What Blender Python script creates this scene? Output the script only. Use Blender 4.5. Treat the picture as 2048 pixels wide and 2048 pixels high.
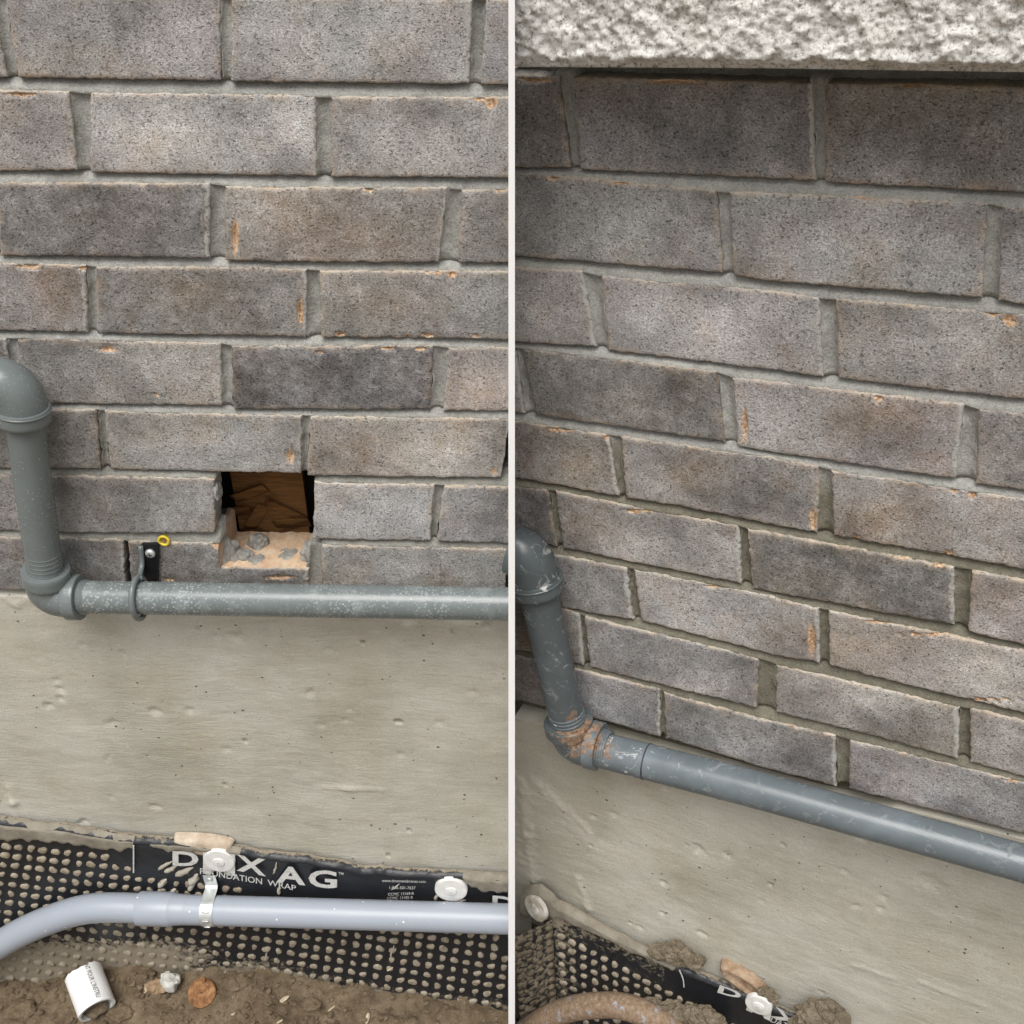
import bpy, math, random
import numpy as np
from mathutils import Vector
random.seed(4); RNG = np.random.default_rng(7)
for o in list(bpy.data.objects): bpy.data.objects.remove(o)
SC = bpy.context.scene; COL = SC.collection

# ------------------------------------------------------------------ camera, sky, sun, exposure
CAMZ = 1.80; PITCH = math.radians(33.5); FPX = 2200.0          # focal length in pixels of the 2048 px photograph
cam = bpy.data.cameras.new('camera'); co = bpy.data.objects.new('camera', cam); COL.objects.link(co)
co.location = (0, 0, CAMZ); co.rotation_euler = (math.radians(90) - PITCH, 0, 0)
cam.sensor_width = 36; cam.lens = 36 * FPX / 2048; cam.clip_start = 0.02; cam.clip_end = 2000
SC.camera = co
SUN_EL, SUN_AZ = math.radians(64), math.radians(196)            # azimuth from +Y, clockwise: behind the camera, a little to its left
world = bpy.data.worlds.new('World'); SC.world = world; world.use_nodes = True
wn = world.node_tree; bg = wn.nodes['Background']
sky = wn.nodes.new('ShaderNodeTexSky'); sky.sky_type = 'NISHITA'; sky.sun_disc = False
sky.sun_elevation = SUN_EL; sky.sun_rotation = SUN_AZ; sky.air_density = 1.0; sky.dust_density = 6.0; sky.ozone_density = 1.0
hs = wn.nodes.new('ShaderNodeHueSaturation'); hs.inputs['Saturation'].default_value = 0.18    # grey overcast
wn.links.new(sky.outputs[0], hs.inputs['Color']); wn.links.new(hs.outputs[0], bg.inputs[0]); bg.inputs[1].default_value = 0.098
sun = bpy.data.lights.new('sun', 'SUN'); sun.energy = 1.3; sun.angle = math.radians(38); sun.color = (1, .965, .91)
so = bpy.data.objects.new('sun', sun); COL.objects.link(so)
sd = Vector((math.sin(SUN_AZ) * math.cos(SUN_EL), math.cos(SUN_AZ) * math.cos(SUN_EL), math.sin(SUN_EL)))
so.rotation_euler = (-sd).to_track_quat('-Z', 'Y').to_euler(); so.location = (0, -3, 5)
SC.view_settings.view_transform = 'Standard'; SC.view_settings.look = 'None'; SC.view_settings.gamma = 1
SC.view_settings.exposure = 0.52
SC.render.engine = 'CYCLES'; SC.cycles.max_bounces = 6; SC.cycles.diffuse_bounces = 3; SC.cycles.glossy_bounces = 2

# ------------------------------------------------------------------ helpers
def hashn(i, j, k=0):
    h = (i * 374761393 + j * 668265263 + k * 1274126177) & 0xffffffff
    h = ((h ^ (h >> 13)) * 1274126177) & 0xffffffff
    return ((h ^ (h >> 16)) & 0xffff) / 65535.0
def vnoise(x, y, seed=0):
    x = np.asarray(x, float); y = np.asarray(y, float)
    i = np.floor(x).astype(np.int64); j = np.floor(y).astype(np.int64); fx = x - i; fy = y - j
    fx = fx * fx * (3 - 2 * fx); fy = fy * fy * (3 - 2 * fy)
    a = hashn(i, j, seed); b = hashn(i + 1, j, seed); c = hashn(i, j + 1, seed); d = hashn(i + 1, j + 1, seed)
    return (a * (1 - fx) + b * fx) * (1 - fy) + (c * (1 - fx) + d * fx) * fy - .5
def fbm(x, y, seed=0, oct=3):
    s = 0; a = 1.0
    for k in range(oct): s = s + a * vnoise(x * 2 ** k, y * 2 ** k, seed + 17 * k); a *= .5
    return s
def interp(pts, x):                                             # polyline with straight extrapolation
    p = np.array(pts, float); x = np.asarray(x, float); y = np.interp(x, p[:, 0], p[:, 1])
    s0 = (p[min(2, len(p) - 1), 1] - p[0, 1]) / (p[min(2, len(p) - 1), 0] - p[0, 0]); s1 = (p[-1, 1] - p[max(-3, -len(p)), 1]) / (p[-1, 0] - p[max(-3, -len(p)), 0])
    return np.where(x < p[0, 0], p[0, 1] + s0 * (x - p[0, 0]), np.where(x > p[-1, 0], p[-1, 1] + s1 * (x - p[-1, 0]), y))
CP, SP = math.cos(PITCH), math.sin(PITCH)
def ray(x, y):                                                  # direction through a photo pixel
    x = (np.asarray(x, float) - 1024) / FPX; y = (np.asarray(y, float) - 1024) / FPX
    return np.stack(np.broadcast_arrays(x, CP - y * SP, -y * CP - SP), -1)
class Wall:                                                     # a vertical wall plane: origin, outward normal, level axis
    def __init__(s, y0, nx, ny):
        l = math.hypot(nx, ny); s.n = np.array([nx / l, ny / l, 0.]); s.o = np.array([0., y0, 0.]); s.u = np.array([-s.n[1], s.n[0], 0.])
        s.cam = np.array([0, 0, CAMZ])
    def pt(s, x, y, w=0.):                                      # the spot w metres in front of the wall seen at pixel x, y
        r = ray(x, y); d = (s.o - s.cam) @ s.n + w
        return s.cam + r * (d / (r @ s.n))[..., None]
    def loc(s, p): q = np.asarray(p) - s.o; return np.stack([q @ s.u, q[..., 2], q @ s.n], -1)
    def wld(s, a, b, w): 
        a, b, w = np.broadcast_arrays(np.asarray(a, float), b, w)
        return s.o + a[..., None] * s.u + w[..., None] * s.n + b[..., None] * np.array([0, 0, 1.])
WL = Wall(1.200, -.0538, -.9985); WR = Wall(1.235, -.43, -.903)

def link(name, me, mat, parent=None, label=None, cat=None, group=None, kind=None, origin=None):
    o = bpy.data.objects.new(name, me); COL.objects.link(o)
    if mat:
        for m in (mat if isinstance(mat, (list, tuple)) else [mat]): me.materials.append(m)
    if origin is not None and parent is None: o.location = origin
    if parent is not None: o.parent = parent
    for k, v in (('label', label), ('category', cat), ('group', group), ('kind', kind)):
        if v: o[k] = v
    return o
def wloc(o):
    l = Vector(o.location)
    while o.parent: o = o.parent; l = l + Vector(o.location)
    return np.array(l)
def build(name, V, F, mat, parent=None, smooth=False, attrs=None, mids=None, **kw):
    V = np.asarray(V, float).reshape(-1, 3)
    if parent is not None: org = wloc(parent)
    else: org = np.array([(V[:, 0].min() + V[:, 0].max()) / 2, (V[:, 1].min() + V[:, 1].max()) / 2, V[:, 2].min()])
    me = bpy.data.meshes.new(name); V = V - org
    if isinstance(F, np.ndarray):
        n = F.shape[1]; me.vertices.add(len(V)); me.vertices.foreach_set('co', V.astype(np.float32).ravel())
        me.loops.add(F.size); me.loops.foreach_set('vertex_index', F.astype(np.int32).ravel())
        me.polygons.add(len(F)); me.polygons.foreach_set('loop_start', np.arange(0, F.size, n, dtype=np.int32)); me.update(calc_edges=True)
    else: me.from_pydata(V.tolist(), [], F); me.update()
    if smooth: me.polygons.foreach_set('use_smooth', [True] * len(me.polygons))
    if mids is not None: me.polygons.foreach_set('material_index', list(mids))
    for k, v in (attrs or {}).items():
        a = me.attributes.new(k, 'FLOAT', 'POINT'); a.data.foreach_set('value', np.asarray(v, np.float32).ravel())
    me.validate()
    return link(name, me, mat, parent, origin=org, **kw)
def empty(name, loc, label, cat, group=None):
    o = bpy.data.objects.new(name, None); COL.objects.link(o); o.location = loc; o.empty_display_size = .05
    o['label'] = label; o['category'] = cat
    if group: o['group'] = group
    return o
def gridF(nu, nv, off=0):                                       # faces of an nu x nv vertex grid
    i = np.arange(nu - 1)[:, None] * nv + np.arange(nv - 1)[None]; i = i.ravel() + off
    return np.stack([i, i + nv, i + nv + 1, i + 1], 1)
def catmull(P, n=8):
    P = [np.array(p, float) for p in P]; P = [2 * P[0] - P[1]] + P + [2 * P[-1] - P[-2]]; out = []
    for k in range(1, len(P) - 2):
        a, b, c, d = P[k - 1:k + 3]
        for t in np.linspace(0, 1, n, endpoint=False):
            out.append(.5 * (2 * b + (c - a) * t + (2 * a - 5 * b + 4 * c - d) * t * t + (3 * b - a - 3 * c + d) * t ** 3))
    out.append(P[-2]); return np.array(out)
def sweep(P, R, seg=28, caps=True, wob=0):                      # tube along P with radius R at every point
    P = np.array(P, float); R = np.broadcast_to(np.asarray(R, float), (len(P),)); T = np.gradient(P, axis=0)
    for i in range(len(P)):
        if np.linalg.norm(T[i]) < 1e-9: T[i] = P[min(i + 1, len(P) - 1)] - P[max(i - 2, 0)]
    T /= np.linalg.norm(T, axis=1)[:, None]
    up = np.array([0, 0, 1.]) if abs(T[0][2]) < .8 else np.array([1., 0, 0]); N = np.cross(T[0], up); N /= np.linalg.norm(N)
    V = []; a = np.linspace(0, 2 * np.pi, seg, endpoint=False)
    for i in range(len(P)):
        N = N - T[i] * (N @ T[i]); N /= np.linalg.norm(N); B = np.cross(T[i], N)
        r = R[i] * (1 + wob * np.array([hashn(i // 2, k % seg, 5) - .5 for k in range(seg)]))
        V.append(P[i] + (r * np.cos(a))[:, None] * N + (r * np.sin(a))[:, None] * B)
    V = np.concatenate(V); F = []
    for i in range(len(P) - 1):
        for k in range(seg): F.append((i * seg + k, i * seg + (k + 1) % seg, (i + 1) * seg + (k + 1) % seg, (i + 1) * seg + k))
    if caps: F.append(tuple(range(seg))[::-1]); F.append(tuple(range((len(P) - 1) * seg, len(P) * seg)))
    return V, F
def merge(parts):
    V = []; F = []; o = 0
    for v, f in parts: V.append(np.asarray(v)); F += [tuple(int(i) + o for i in q) for q in f]; o += len(v)
    return np.concatenate(V), F
def boxvf(O, A, B, C):                                          # corner and three edge vectors
    O, A, B, C = (np.array(k, float) for k in (O, A, B, C)); V = [O + i * A + j * B + k * C for k in (0, 1) for j in (0, 1) for i in (0, 1)]
    F = [(0, 2, 3, 1), (4, 5, 7, 6), (0, 1, 5, 4), (2, 6, 7, 3), (0, 4, 6, 2), (1, 3, 7, 5)]
    if np.dot(np.cross(A, B), C) < 0: F = [f[::-1] for f in F]
    return np.array(V), F
def lump(c, rad, seed, amp=.3, freq=1.6, n=3, sharp=0):         # a knobbly stone or clod
    import bmesh
    bm = bmesh.new(); bmesh.ops.create_icosphere(bm, subdivisions=n, radius=1); V = np.array([v.co[:] for v in bm.verts]); F = [tuple(v.index for v in f.verts) for f in bm.faces]; bm.free()
    d = fbm(V[:, 0] * freq + V[:, 2] * 1.3 + seed, V[:, 1] * freq - V[:, 2] * 1.7 + seed * 3.1, seed, 4)
    V = V * (1 + amp * 1.6 * d)[:, None]
    if sharp: V = np.round(V / sharp) * sharp * .45 + V * .55
    return V * np.array(rad) + np.array(c), F
def text_mesh(s, off=0.0, res=3):
    cu = bpy.data.curves.new('t', 'FONT'); cu.body = s; cu.offset = off; cu.resolution_u = res; cu.size = 1; ob = bpy.data.objects.new('t', cu); COL.objects.link(ob)
    me = bpy.data.meshes.new_from_object(ob.evaluated_get(bpy.context.evaluated_depsgraph_get()))
    V = np.array([v.co[:] for v in me.vertices]); F = [tuple(p.vertices) for p in me.polygons]
    bpy.data.objects.remove(ob); bpy.data.curves.remove(cu); bpy.data.meshes.remove(me); return V, F
def text_on(name, s, quad, wall, w, mat, parent, off=0.0):      # flat print: text box stretched on a quad of wall pixels (tl, tr, br, bl)
    V, F = text_mesh(s, off); x0, x1 = V[:, 0].min(), V[:, 0].max(); y0, y1 = V[:, 1].min(), V[:, 1].max()
    a = (V[:, 0] - x0) / (x1 - x0); b = (V[:, 1] - y0) / max(y1 - y0, 1e-6); q = np.array(quad, float)
    p = q[3] * ((1 - a) * (1 - b))[:, None] + q[2] * (a * (1 - b))[:, None] + q[1] * (a * b)[:, None] + q[0] * ((1 - a) * b)[:, None]
    return build(name, wall.pt(p[:, 0], p[:, 1], w), F, mat, parent)

# ------------------------------------------------------------------ materials
class Mat:
    def __init__(s, name, rough=.8, spec=.3, metal=0):
        s.m = bpy.data.materials.new(name); s.m.use_nodes = True; s.t = s.m.node_tree; s.b = s.t.nodes['Principled BSDF']
        s.b.inputs['Roughness'].default_value = rough; s.b.inputs['Specular IOR Level'].default_value = spec; s.b.inputs['Metallic'].default_value = metal
        s.co = s.t.nodes.new('ShaderNodeTexCoord').outputs['Object']
    def set(s, i, v):
        if isinstance(v, bpy.types.NodeSocket): s.t.links.new(v, i)
        elif isinstance(v, (tuple, list)): i.default_value = (*v, 1) if len(v) == 3 and len(i.default_value) == 4 else v
        else: i.default_value = v
    def scale(s, v, off=(0, 0, 0)):
        n = s.t.nodes.new('ShaderNodeMapping'); s.set(n.inputs[0], s.co); n.inputs['Scale'].default_value = v; n.inputs['Location'].default_value = off; return n.outputs[0]
    def noise(s, sc, det=3, rough=.55, vec=None, dist=0, w=None):
        n = s.t.nodes.new('ShaderNodeTexNoise')
        if w is not None: n.noise_dimensions = '4D'; s.set(n.inputs['W'], w)
        s.set(n.inputs['Vector'], vec or s.co); n.inputs['Scale'].default_value = sc; n.inputs['Detail'].default_value = det; n.inputs['Roughness'].default_value = rough; n.inputs['Distortion'].default_value = dist
        return n.outputs[0]
    def voro(s, sc, vec=None, feat='F1', rnd=1, out='Distance'):
        n = s.t.nodes.new('ShaderNodeTexVoronoi'); n.feature = feat; s.set(n.inputs['Vector'], vec or s.co); n.inputs['Scale'].default_value = sc; n.inputs['Randomness'].default_value = rnd; return n.outputs[out]
    def ramp(s, f, pts, out=0):
        n = s.t.nodes.new('ShaderNodeValToRGB'); e = n.color_ramp.elements; s.set(n.inputs[0], f)
        while len(e) < len(pts): e.new(.5)
        for k, (p, c) in enumerate(pts): e[k].position = p; e[k].color = (*c, 1) if isinstance(c, (tuple, list)) else (c, c, c, 1)
        return n.outputs[out]
    def mix(s, f, a, b, t='MIX'):
        n = s.t.nodes.new('ShaderNodeMix'); n.data_type = 'RGBA'; n.blend_type = t; s.set(n.inputs[0], f); s.set(n.inputs[6], a); s.set(n.inputs[7], b); return n.outputs[2]
    def mul(s, a, b): return s.mix(1.0, a, b, 'MULTIPLY')
    def math(s, op, a, b=0.0, clamp=False):
        n = s.t.nodes.new('ShaderNodeMath'); n.operation = op; n.use_clamp = clamp; s.set(n.inputs[0], a); s.set(n.inputs[1], b); return n.outputs[0]
    def attr(s, k): n = s.t.nodes.new('ShaderNodeAttribute'); n.attribute_name = k; return n.outputs['Fac']
    def bump(s, h, st, d, nrm=None):
        n = s.t.nodes.new('ShaderNodeBump'); s.set(n.inputs['Height'], h); n.inputs['Strength'].default_value = st; n.inputs['Distance'].default_value = d
        if nrm: s.set(n.inputs['Normal'], nrm)
        return n.outputs[0]
    def fin(s, col=None, nrm=None, rough=None):
        if col is not None: s.set(s.b.inputs['Base Color'], col)
        if nrm is not None: s.set(s.b.inputs['Normal'], nrm)
        if rough is not None: s.set(s.b.inputs['Roughness'], rough)
        return s.m
def m_brick():
    s = Mat('grey_brick', .95, .2); oi = s.t.nodes.new('ShaderNodeObjectInfo'); w = s.math('MULTIPLY', oi.outputs['Random'], 40.)
    big = s.noise(16, 2, .6, w=w); mid = s.noise(60, 3, .65); fine = s.noise(420, 2, .75, s.scale((1, 1, 1.5))); grain = s.noise(900, 2, .6)
    c = oi.outputs['Color']
    c = s.mix(s.math('ADD', s.attr('brown'), s.ramp(big, [(.5, 0.), (.7, .55)]), True), c, s.mul(c, (1.0, .86, .73)))
    c = s.mix(s.ramp(mid, [(.42, 0.), (.68, .7)]), c, s.mix(.45, c, (.46, .45, .445)))
    c = s.mul(c, s.ramp(s.noise(12, 2, .6, w=w), [(.3, .62), (.48, .98), (.68, 1.3)])); c = s.mix(s.ramp(s.noise(9, 2, .5, s.scale((1, 1, 1), (5, 2, 8))), [(.5, 0.), (.66, .5)]), c, s.mul(c, (1.0, .94, .96)))
    lt = s.attr('light'); c = s.mul(c, s.mix(lt, (1., 1., 1.), (2.15, 2.15, 2.18)))
    c = s.mul(c, s.ramp(fine, [(.30, .55), (.41, .86), (.52, 1.03), (.68, 1.5)]))
    c = s.mul(c, s.ramp(grain, [(.3, .8), (.55, 1.02), (.75, 1.3)]))
    ed = s.math('MULTIPLY', s.attr('edge'), s.ramp(s.noise(38, 4, .7), [(.44, 0.), (.62, 1.)])); c = s.mix(s.math('MULTIPLY', ed, .8), c, s.mix(s.noise(120), (.42, .26, .15), (.56, .50, .40)))
    sm = s.ramp(s.math('ADD', s.attr('smear'), s.math('MULTIPLY', s.math('SUBTRACT', s.noise(190, 4, .75), .5), 1.1)), [(.42, 0.), (.62, .8)]); c = s.mix(sm, c, (.44, .44, .415))
    chip = s.ramp(s.math('ADD', s.attr('chip'), s.math('MULTIPLY', s.math('SUBTRACT', s.noise(210, 4, .7), .5), 1.5)), [(.42, 0.), (.56, 1.)])
    c = s.mix(chip, c, s.mix(s.ramp(s.noise(260), [(.35, 0.), (.65, 1.)]), (.38, .21, .11), (.68, .52, .36)))
    pit = s.ramp(s.noise(260, 3, .65, s.scale((1, 1, 1.35), (3, 1, 2))), [(.33, 0.), (.40, 1.)]); c = s.mul(c, s.mix(pit, (.74, .73, .72), (1., 1., 1.)))
    ar = s.math('MULTIPLY', s.attr('arris'), s.ramp(s.noise(55, 5, .7), [(.36, 0.), (.52, 1.)])); c = s.mix(s.math('MULTIPLY', ar, .62), c, s.mix(s.noise(90), (.62, .50, .36), (.68, .64, .55)))  # cream mortar residue on top arrises; colour also paints their sky-lit line
    n = s.bump(fine, .55, .0018, s.bump(pit, .8, .0025)); return s.fin(c, n)
def m_mortar():
    s = Mat('mortar', .95, .15); c = s.ramp(s.noise(22, 5, .6), [(.3, (.28, .279, .258)), (.7, (.385, .384, .36))]); c = s.mix(s.attr('damp_shade'), c, s.mul(c, (.56, .53, .44))); g_ = s.noise(420, 3, .7); c = s.mul(c, s.ramp(g_, [(.28, .62), (.42, .95), (.7, 1.2)])); c = s.mul(c, s.ramp(s.noise(120, 3, .7), [(.3, .85), (.6, 1.06)]))
    return s.fin(c, s.bump(g_, .6, .002, s.bump(s.noise(160, 3, .7), .6, .003)))
def m_clay():
    s = Mat('broken_clay', .95, .1); c = s.ramp(s.noise(70, 5, .65), [(.3, (.50, .31, .19)), (.55, (.62, .46, .32)), (.75, (.70, .58, .43))]); return s.fin(c, s.bump(s.noise(220, 5, .7), .7, .003))
def m_concrete():
    s = Mat('concrete', .93, .2)
    wn_ = s.t.nodes.new('ShaderNodeVectorMath'); wn_.operation = 'MULTIPLY_ADD'; nz = s.t.nodes.new('ShaderNodeTexNoise'); s.set(nz.inputs['Vector'], s.co); nz.inputs['Scale'].default_value = 3.2; nz.inputs['Detail'].default_value = 1; s.set(wn_.inputs[0], nz.outputs['Color']); wn_.inputs[1].default_value = (0, 0, .07); s.set(wn_.inputs[2], s.co); s.co = wn_.outputs[0]
    st = s.noise(5, 4, .65, s.scale((5, 5, 50)), .8); st2 = s.noise(9, 3, .6, s.scale((3, 3, 15), (2, 5, 1)), .8); bl = s.noise(4.5, 4, .6); bl2 = s.noise(13, 4, .6)
    c = s.ramp(bl, [(.36, (.41, .392, .33)), (.52, (.50, .482, .418)), (.7, (.56, .545, .49))])
    c = s.mix(s.ramp(bl2, [(.5, 0.), (.75, .5)]), c, (.44, .395, .30)); c = s.mix(s.ramp(s.noise(6, 3, .6, s.scale((1, 1, .5), (8, 1, 2))), [(.5, 0.), (.68, .6)]), c, s.mul(c, (.86, .84, .78))); c = s.mix(s.math('MULTIPLY', s.attr('slurry'), .8), c, (.52, .49, .43))
    c = s.mul(c, s.ramp(st, [(.3, .97), (.7, 1.03)])); c = s.mul(c, s.ramp(s.noise(500, 3, .7), [(.3, .84), (.7, 1.12)]))
    vv = s.t.nodes.new('ShaderNodeTexVoronoi'); s.set(vv.inputs['Vector'], s.scale((1, 1, 1.2))); vv.inputs['Scale'].default_value = 78; sp = s.t.nodes.new('ShaderNodeSeparateColor'); s.set(sp.inputs[0], vv.outputs['Color'])
    rad = s.math('MULTIPLY', s.math('MAXIMUM', s.math('SUBTRACT', s.math('MULTIPLY', sp.outputs[0], s.ramp(s.noise(11, 2), [(.35, .80), (.6, 1.)])), .60), 0.), .52); hole = s.ramp(s.math('SUBTRACT', rad, vv.outputs['Distance']), [(.0, 0.), (.035, 1.)])
    c = s.mix(s.math('MULTIPLY', hole, .85), c, (.10, .088, .07))  # pinholes coloured dark for the shade and dirt inside them
    h = s.math('ADD', s.math('MULTIPLY', st, .5), s.math('MULTIPLY', st2, .35))
    h = s.math('MULTIPLY', h, s.ramp(s.noise(7, 2, .5, s.scale((1, 1, 1), (4, 9, 3))), [(.36, .25), (.62, 1.)])); n = s.bump(h, .34, .006, s.bump(s.noise(150, 4, .7), .42, .0025, s.bump(s.math('SUBTRACT', 1., hole), 1., .004))); return s.fin(c, n)
def m_stone():
    s = Mat('rock_faced_stone', .95, .2); a = s.noise(230, 5, .8); b = s.noise(26, 4, .65)
    c = s.ramp(a, [(.34, (.20, .19, .17)), (.42, (.50, .48, .44)), (.50, (.80, .79, .76)), (.7, (.91, .90, .87))]); c = s.mix(s.ramp(b, [(.52, 0.), (.72, .6)]), c, s.mul(c, (.80, .78, .72)))
    return s.fin(c, s.bump(a, .7, .004, s.bump(s.noise(340, 3, .7), .6, .002)))
def m_paint(kind, c1=(.135, .157, .158), c2=(.178, .203, .204)):
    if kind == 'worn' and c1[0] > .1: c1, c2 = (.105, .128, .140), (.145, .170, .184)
    s = Mat('grey_paint_' + kind, .3, .5); c = s.mix(s.noise(30, 3), c1, c2)
    brush = s.noise(60, 3, .6, s.scale((1, 1, 14) if kind == 'worn' else (1, 1, 9)))
    if kind == 'clean':
        v = s.voro(230, rnd=1); msk = s.math('MULTIPLY', s.ramp(s.noise(16, 4, .7), [(.40, 0.), (.62, 1.)]), s.attr('spots'))
        sp = s.math('MULTIPLY', s.ramp(v, [(.22, 1.), (.42, .0)]), msk); c = s.mix(s.math('MULTIPLY', sp, .75), c, (.40, .44, .44))
        v2 = s.voro(95); c = s.mix(s.ramp(v2, [(.05, .9), (.09, 0.)]), c, (.5, .53, .53)); c = s.mix(s.math('MULTIPLY', s.attr('spots'), s.ramp(s.noise(45, 3, .6, s.scale((1, 1, .3))), [(.5, 0.), (.7, .35)])), c, (.34, .38, .38))
        r = s.math('ADD', .24, s.math('MULTIPLY', sp, .4))
    else:
        sc = s.ramp(s.noise(34, 6, .72, s.scale((1, 1, 1.2)), 1.2), [(.575, 0.), (.65, .9)]); c = s.mix(s.math('MULTIPLY', sc, s.math('ADD', .02, s.attr('scuff'), True)), c, (.62, .62, .60))
        c = s.mix(s.ramp(s.noise(14, 3, .6), [(.5, 0.), (.72, .45)]), c, s.mul(c, (1.7, 1.7, 1.75)))
        sc2 = s.ramp(s.noise(120, 4, .8, None, 2.5), [(.68, 0.), (.73, .6)]); c = s.mix(sc2, c, (.5, .52, .52))
        ru = s.ramp(s.math('ADD', s.attr('rust'), s.math('MULTIPLY', s.math('SUBTRACT', s.noise(95, 5, .8), .5), 2.4)), [(.45, 0.), (.6, 1.)]); c = s.mix(ru, c, s.mix(s.ramp(s.noise(170, 4, .75), [(.35, 0.), (.65, 1.)]), (.11, .055, .028), (.36, .25, .165)))
        r = s.math('ADD', s.math('ADD', .26, s.math('MULTIPLY', ru, .6)), s.math('MULTIPLY', sc, .4), True)
    return s.fin(c, s.bump(brush, .12, .002), r)
def m_simple(name, c1, c2, sc=40, rough=.7, spec=.3, bump=.3, bs=120, bd=.002, metal=0):
    s = Mat(name, rough, spec, metal); return s.fin(s.mix(s.ramp(s.noise(sc, 5, .65), [(.35, 0.), (.65, 1.)]), c1, c2), s.bump(s.noise(bs, 4, .65), bump, bd))
def m_conduit():
    s = Mat('blue_grey_pvc', .36, .45); c = s.mix(s.noise(9, 3), (.31, .345, .40), (.36, .395, .45)); f = s.ramp(s.voro(48, s.scale((1, 1, .7))), [(.055, 1.), (.09, 0.)]); c = s.mix(f, c, (.74, .73, .68))
    st = s.ramp(s.noise(55, 5, .7), [(.62, 0.), (.74, .5)]); c = s.mix(st, c, (.50, .46, .40)); return s.fin(c, s.bump(s.noise(40, 3), .1, .002), s.math('ADD', .34, s.math('MULTIPLY', st, .4)))
def m_membrane():
    s = Mat('black_membrane', .42, .4); c = s.mix(s.noise(30, 4), (.010, .011, .014), (.022, .024, .028)); d = s.math('ADD', s.attr('mud'), s.math('MULTIPLY', s.math('SUBTRACT', s.noise(85, 6, .75), .5), 1.9))
    f = s.ramp(d, [(.42, 0.), (.60, 1.)]); c = s.mix(f, c, s.mix(s.noise(60, 4), (.18, .145, .10), (.34, .30, .235)))
    fl = s.ramp(s.noise(240, 5, .8), [(.66, 0.), (.72, .8)]); c = s.mix(fl, c, (.34, .32, .28)); return s.fin(c, s.bump(f, .5, .002, s.bump(s.noise(60, 4), .35, .004)), s.math('ADD', .35, s.math('MULTIPLY', f, .55)))
def m_print():
    s = Mat('white_print', .6, .3); f = s.ramp(s.noise(150, 5, .75), [(.36, .55), (.48, 0.)]); return s.fin(s.mix(f, (.60, .60, .58), (.30, .28, .25)))
def m_soil():
    s = Mat('soil', .95, .2); a = s.noise(26, 6, .7); c = s.ramp(a, [(.28, (.095, .068, .043)), (.5, (.185, .138, .088)), (.72, (.28, .22, .148))]); c = s.mul(c, s.ramp(s.noise(330, 4, .75), [(.3, .7), (.7, 1.35)]))
    c = s.mix(s.ramp(s.noise(9, 3), [(.5, 0.), (.7, .5)]), c, (.21, .17, .115)); return s.fin(c, s.bump(s.noise(180, 6, .75), .9, .006), s.ramp(s.noise(12), [(.35, .62), (.6, .97)]))
def m_osb():
    s = Mat('osb', .75, .3); v = s.voro(30, s.scale((.7, 1, 1.6)), out='Color'); c = s.mix(s.ramp(v, [(.1, 0.), (.9, 1.)]), (.11, .042, .013), (.36, .18, .062)); c = s.mul(c, s.ramp(s.noise(60, 4, .6, s.scale((.4, 1, 5))), [(.3, .6), (.7, 1.3)])); return s.fin(c, s.bump(v, .4, .003))
def m_rust():
    s = Mat('rusty_steel', .85, .3); c = s.ramp(s.noise(110, 5, .7), [(.3, (.10, .045, .02)), (.5, (.24, .115, .048)), (.72, (.40, .24, .12))]); return s.fin(c, s.bump(s.noise(300, 4), .5, .002))
def m_mudpipe():
    s = Mat('muddy_conduit', .8, .3); m = s.ramp(s.noise(34, 6, .72), [(.56, 1.), (.68, .0)]); c = s.mix(m, (.34, .375, .44), s.ramp(s.noise(150, 5, .7), [(.3, (.15, .10, .062)), (.55, (.26, .185, .125)), (.75, (.40, .32, .24))])); return s.fin(c, s.bump(s.noise(160, 5, .7), .5, .003))
BRICK, MORTAR, CLAY, CONC, STONE = m_brick(), m_mortar(), m_clay(), m_concrete(), m_stone()
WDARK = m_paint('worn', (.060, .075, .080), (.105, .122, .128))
PAINT, WORN, COND, MEMB, PRINT, SOIL, OSB, RUST, MUDP = m_paint('clean'), m_paint('worn'), m_conduit(), m_membrane(), m_print(), m_soil(), m_osb(), m_rust(), m_mudpipe()
WHITE = m_simple('white_border', (.93, .93, .93), (.95, .95, .95), 5, .5, .3, .02)
DIMPLE = m_simple('dried_mud', (.21, .177, .13), (.38, .335, .262), 55, .95, .1, .6, 220, .002)
SLURRY = m_simple('cement_slurry', (.36, .33, .275), (.47, .44, .375), 24, .9, .2, .4, 90, .003)
BLACKM = m_simple('black_enamel', (.008, .008, .010), (.014, .014, .016), 30, .3, .4, .15)
ZINC = m_simple('zinc_plated_steel', (.52, .55, .55), (.66, .68, .66), 70, .36, .5, .2, 150, .001, .55)
BRASS = m_simple('yellow_plastic', (.62, .47, .03), (.74, .58, .06), 60, .4, .5, .1)
WASHER = m_simple('white_plastic_dirty', (.66, .65, .62), (.80, .80, .78), 60, .5, .4, .15)
PVC = m_simple('white_pvc', (.74, .74, .73), (.84, .84, .83), 30, .4, .4, .08)
INK = m_simple('black_ink', (.03, .03, .035), (.06, .06, .06), 90, .7, .2, .05)
WRAP = m_simple('black_building_wrap', (.008, .008, .008), (.015, .014, .013), 12, .8, .2, .3, 20, .004)
CHUNK = m_simple('mortar_rubble', (.20, .192, .172), (.36, .35, .32), 60, .95, .1, .8, 160, .004)
CLOD = m_simple('damp_clay_clod', (.13, .105, .072), (.235, .195, .14), 55, .95, .2, .9, 130, .006)
WOOD = m_simple('pale_splinter', (.42, .34, .23), (.60, .53, .41), 80, .8, .2, .4)
SMEAR = m_simple('muddy_slurry', (.17, .152, .118), (.29, .265, .215), 24, .9, .2, .5, 90, .003)
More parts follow.
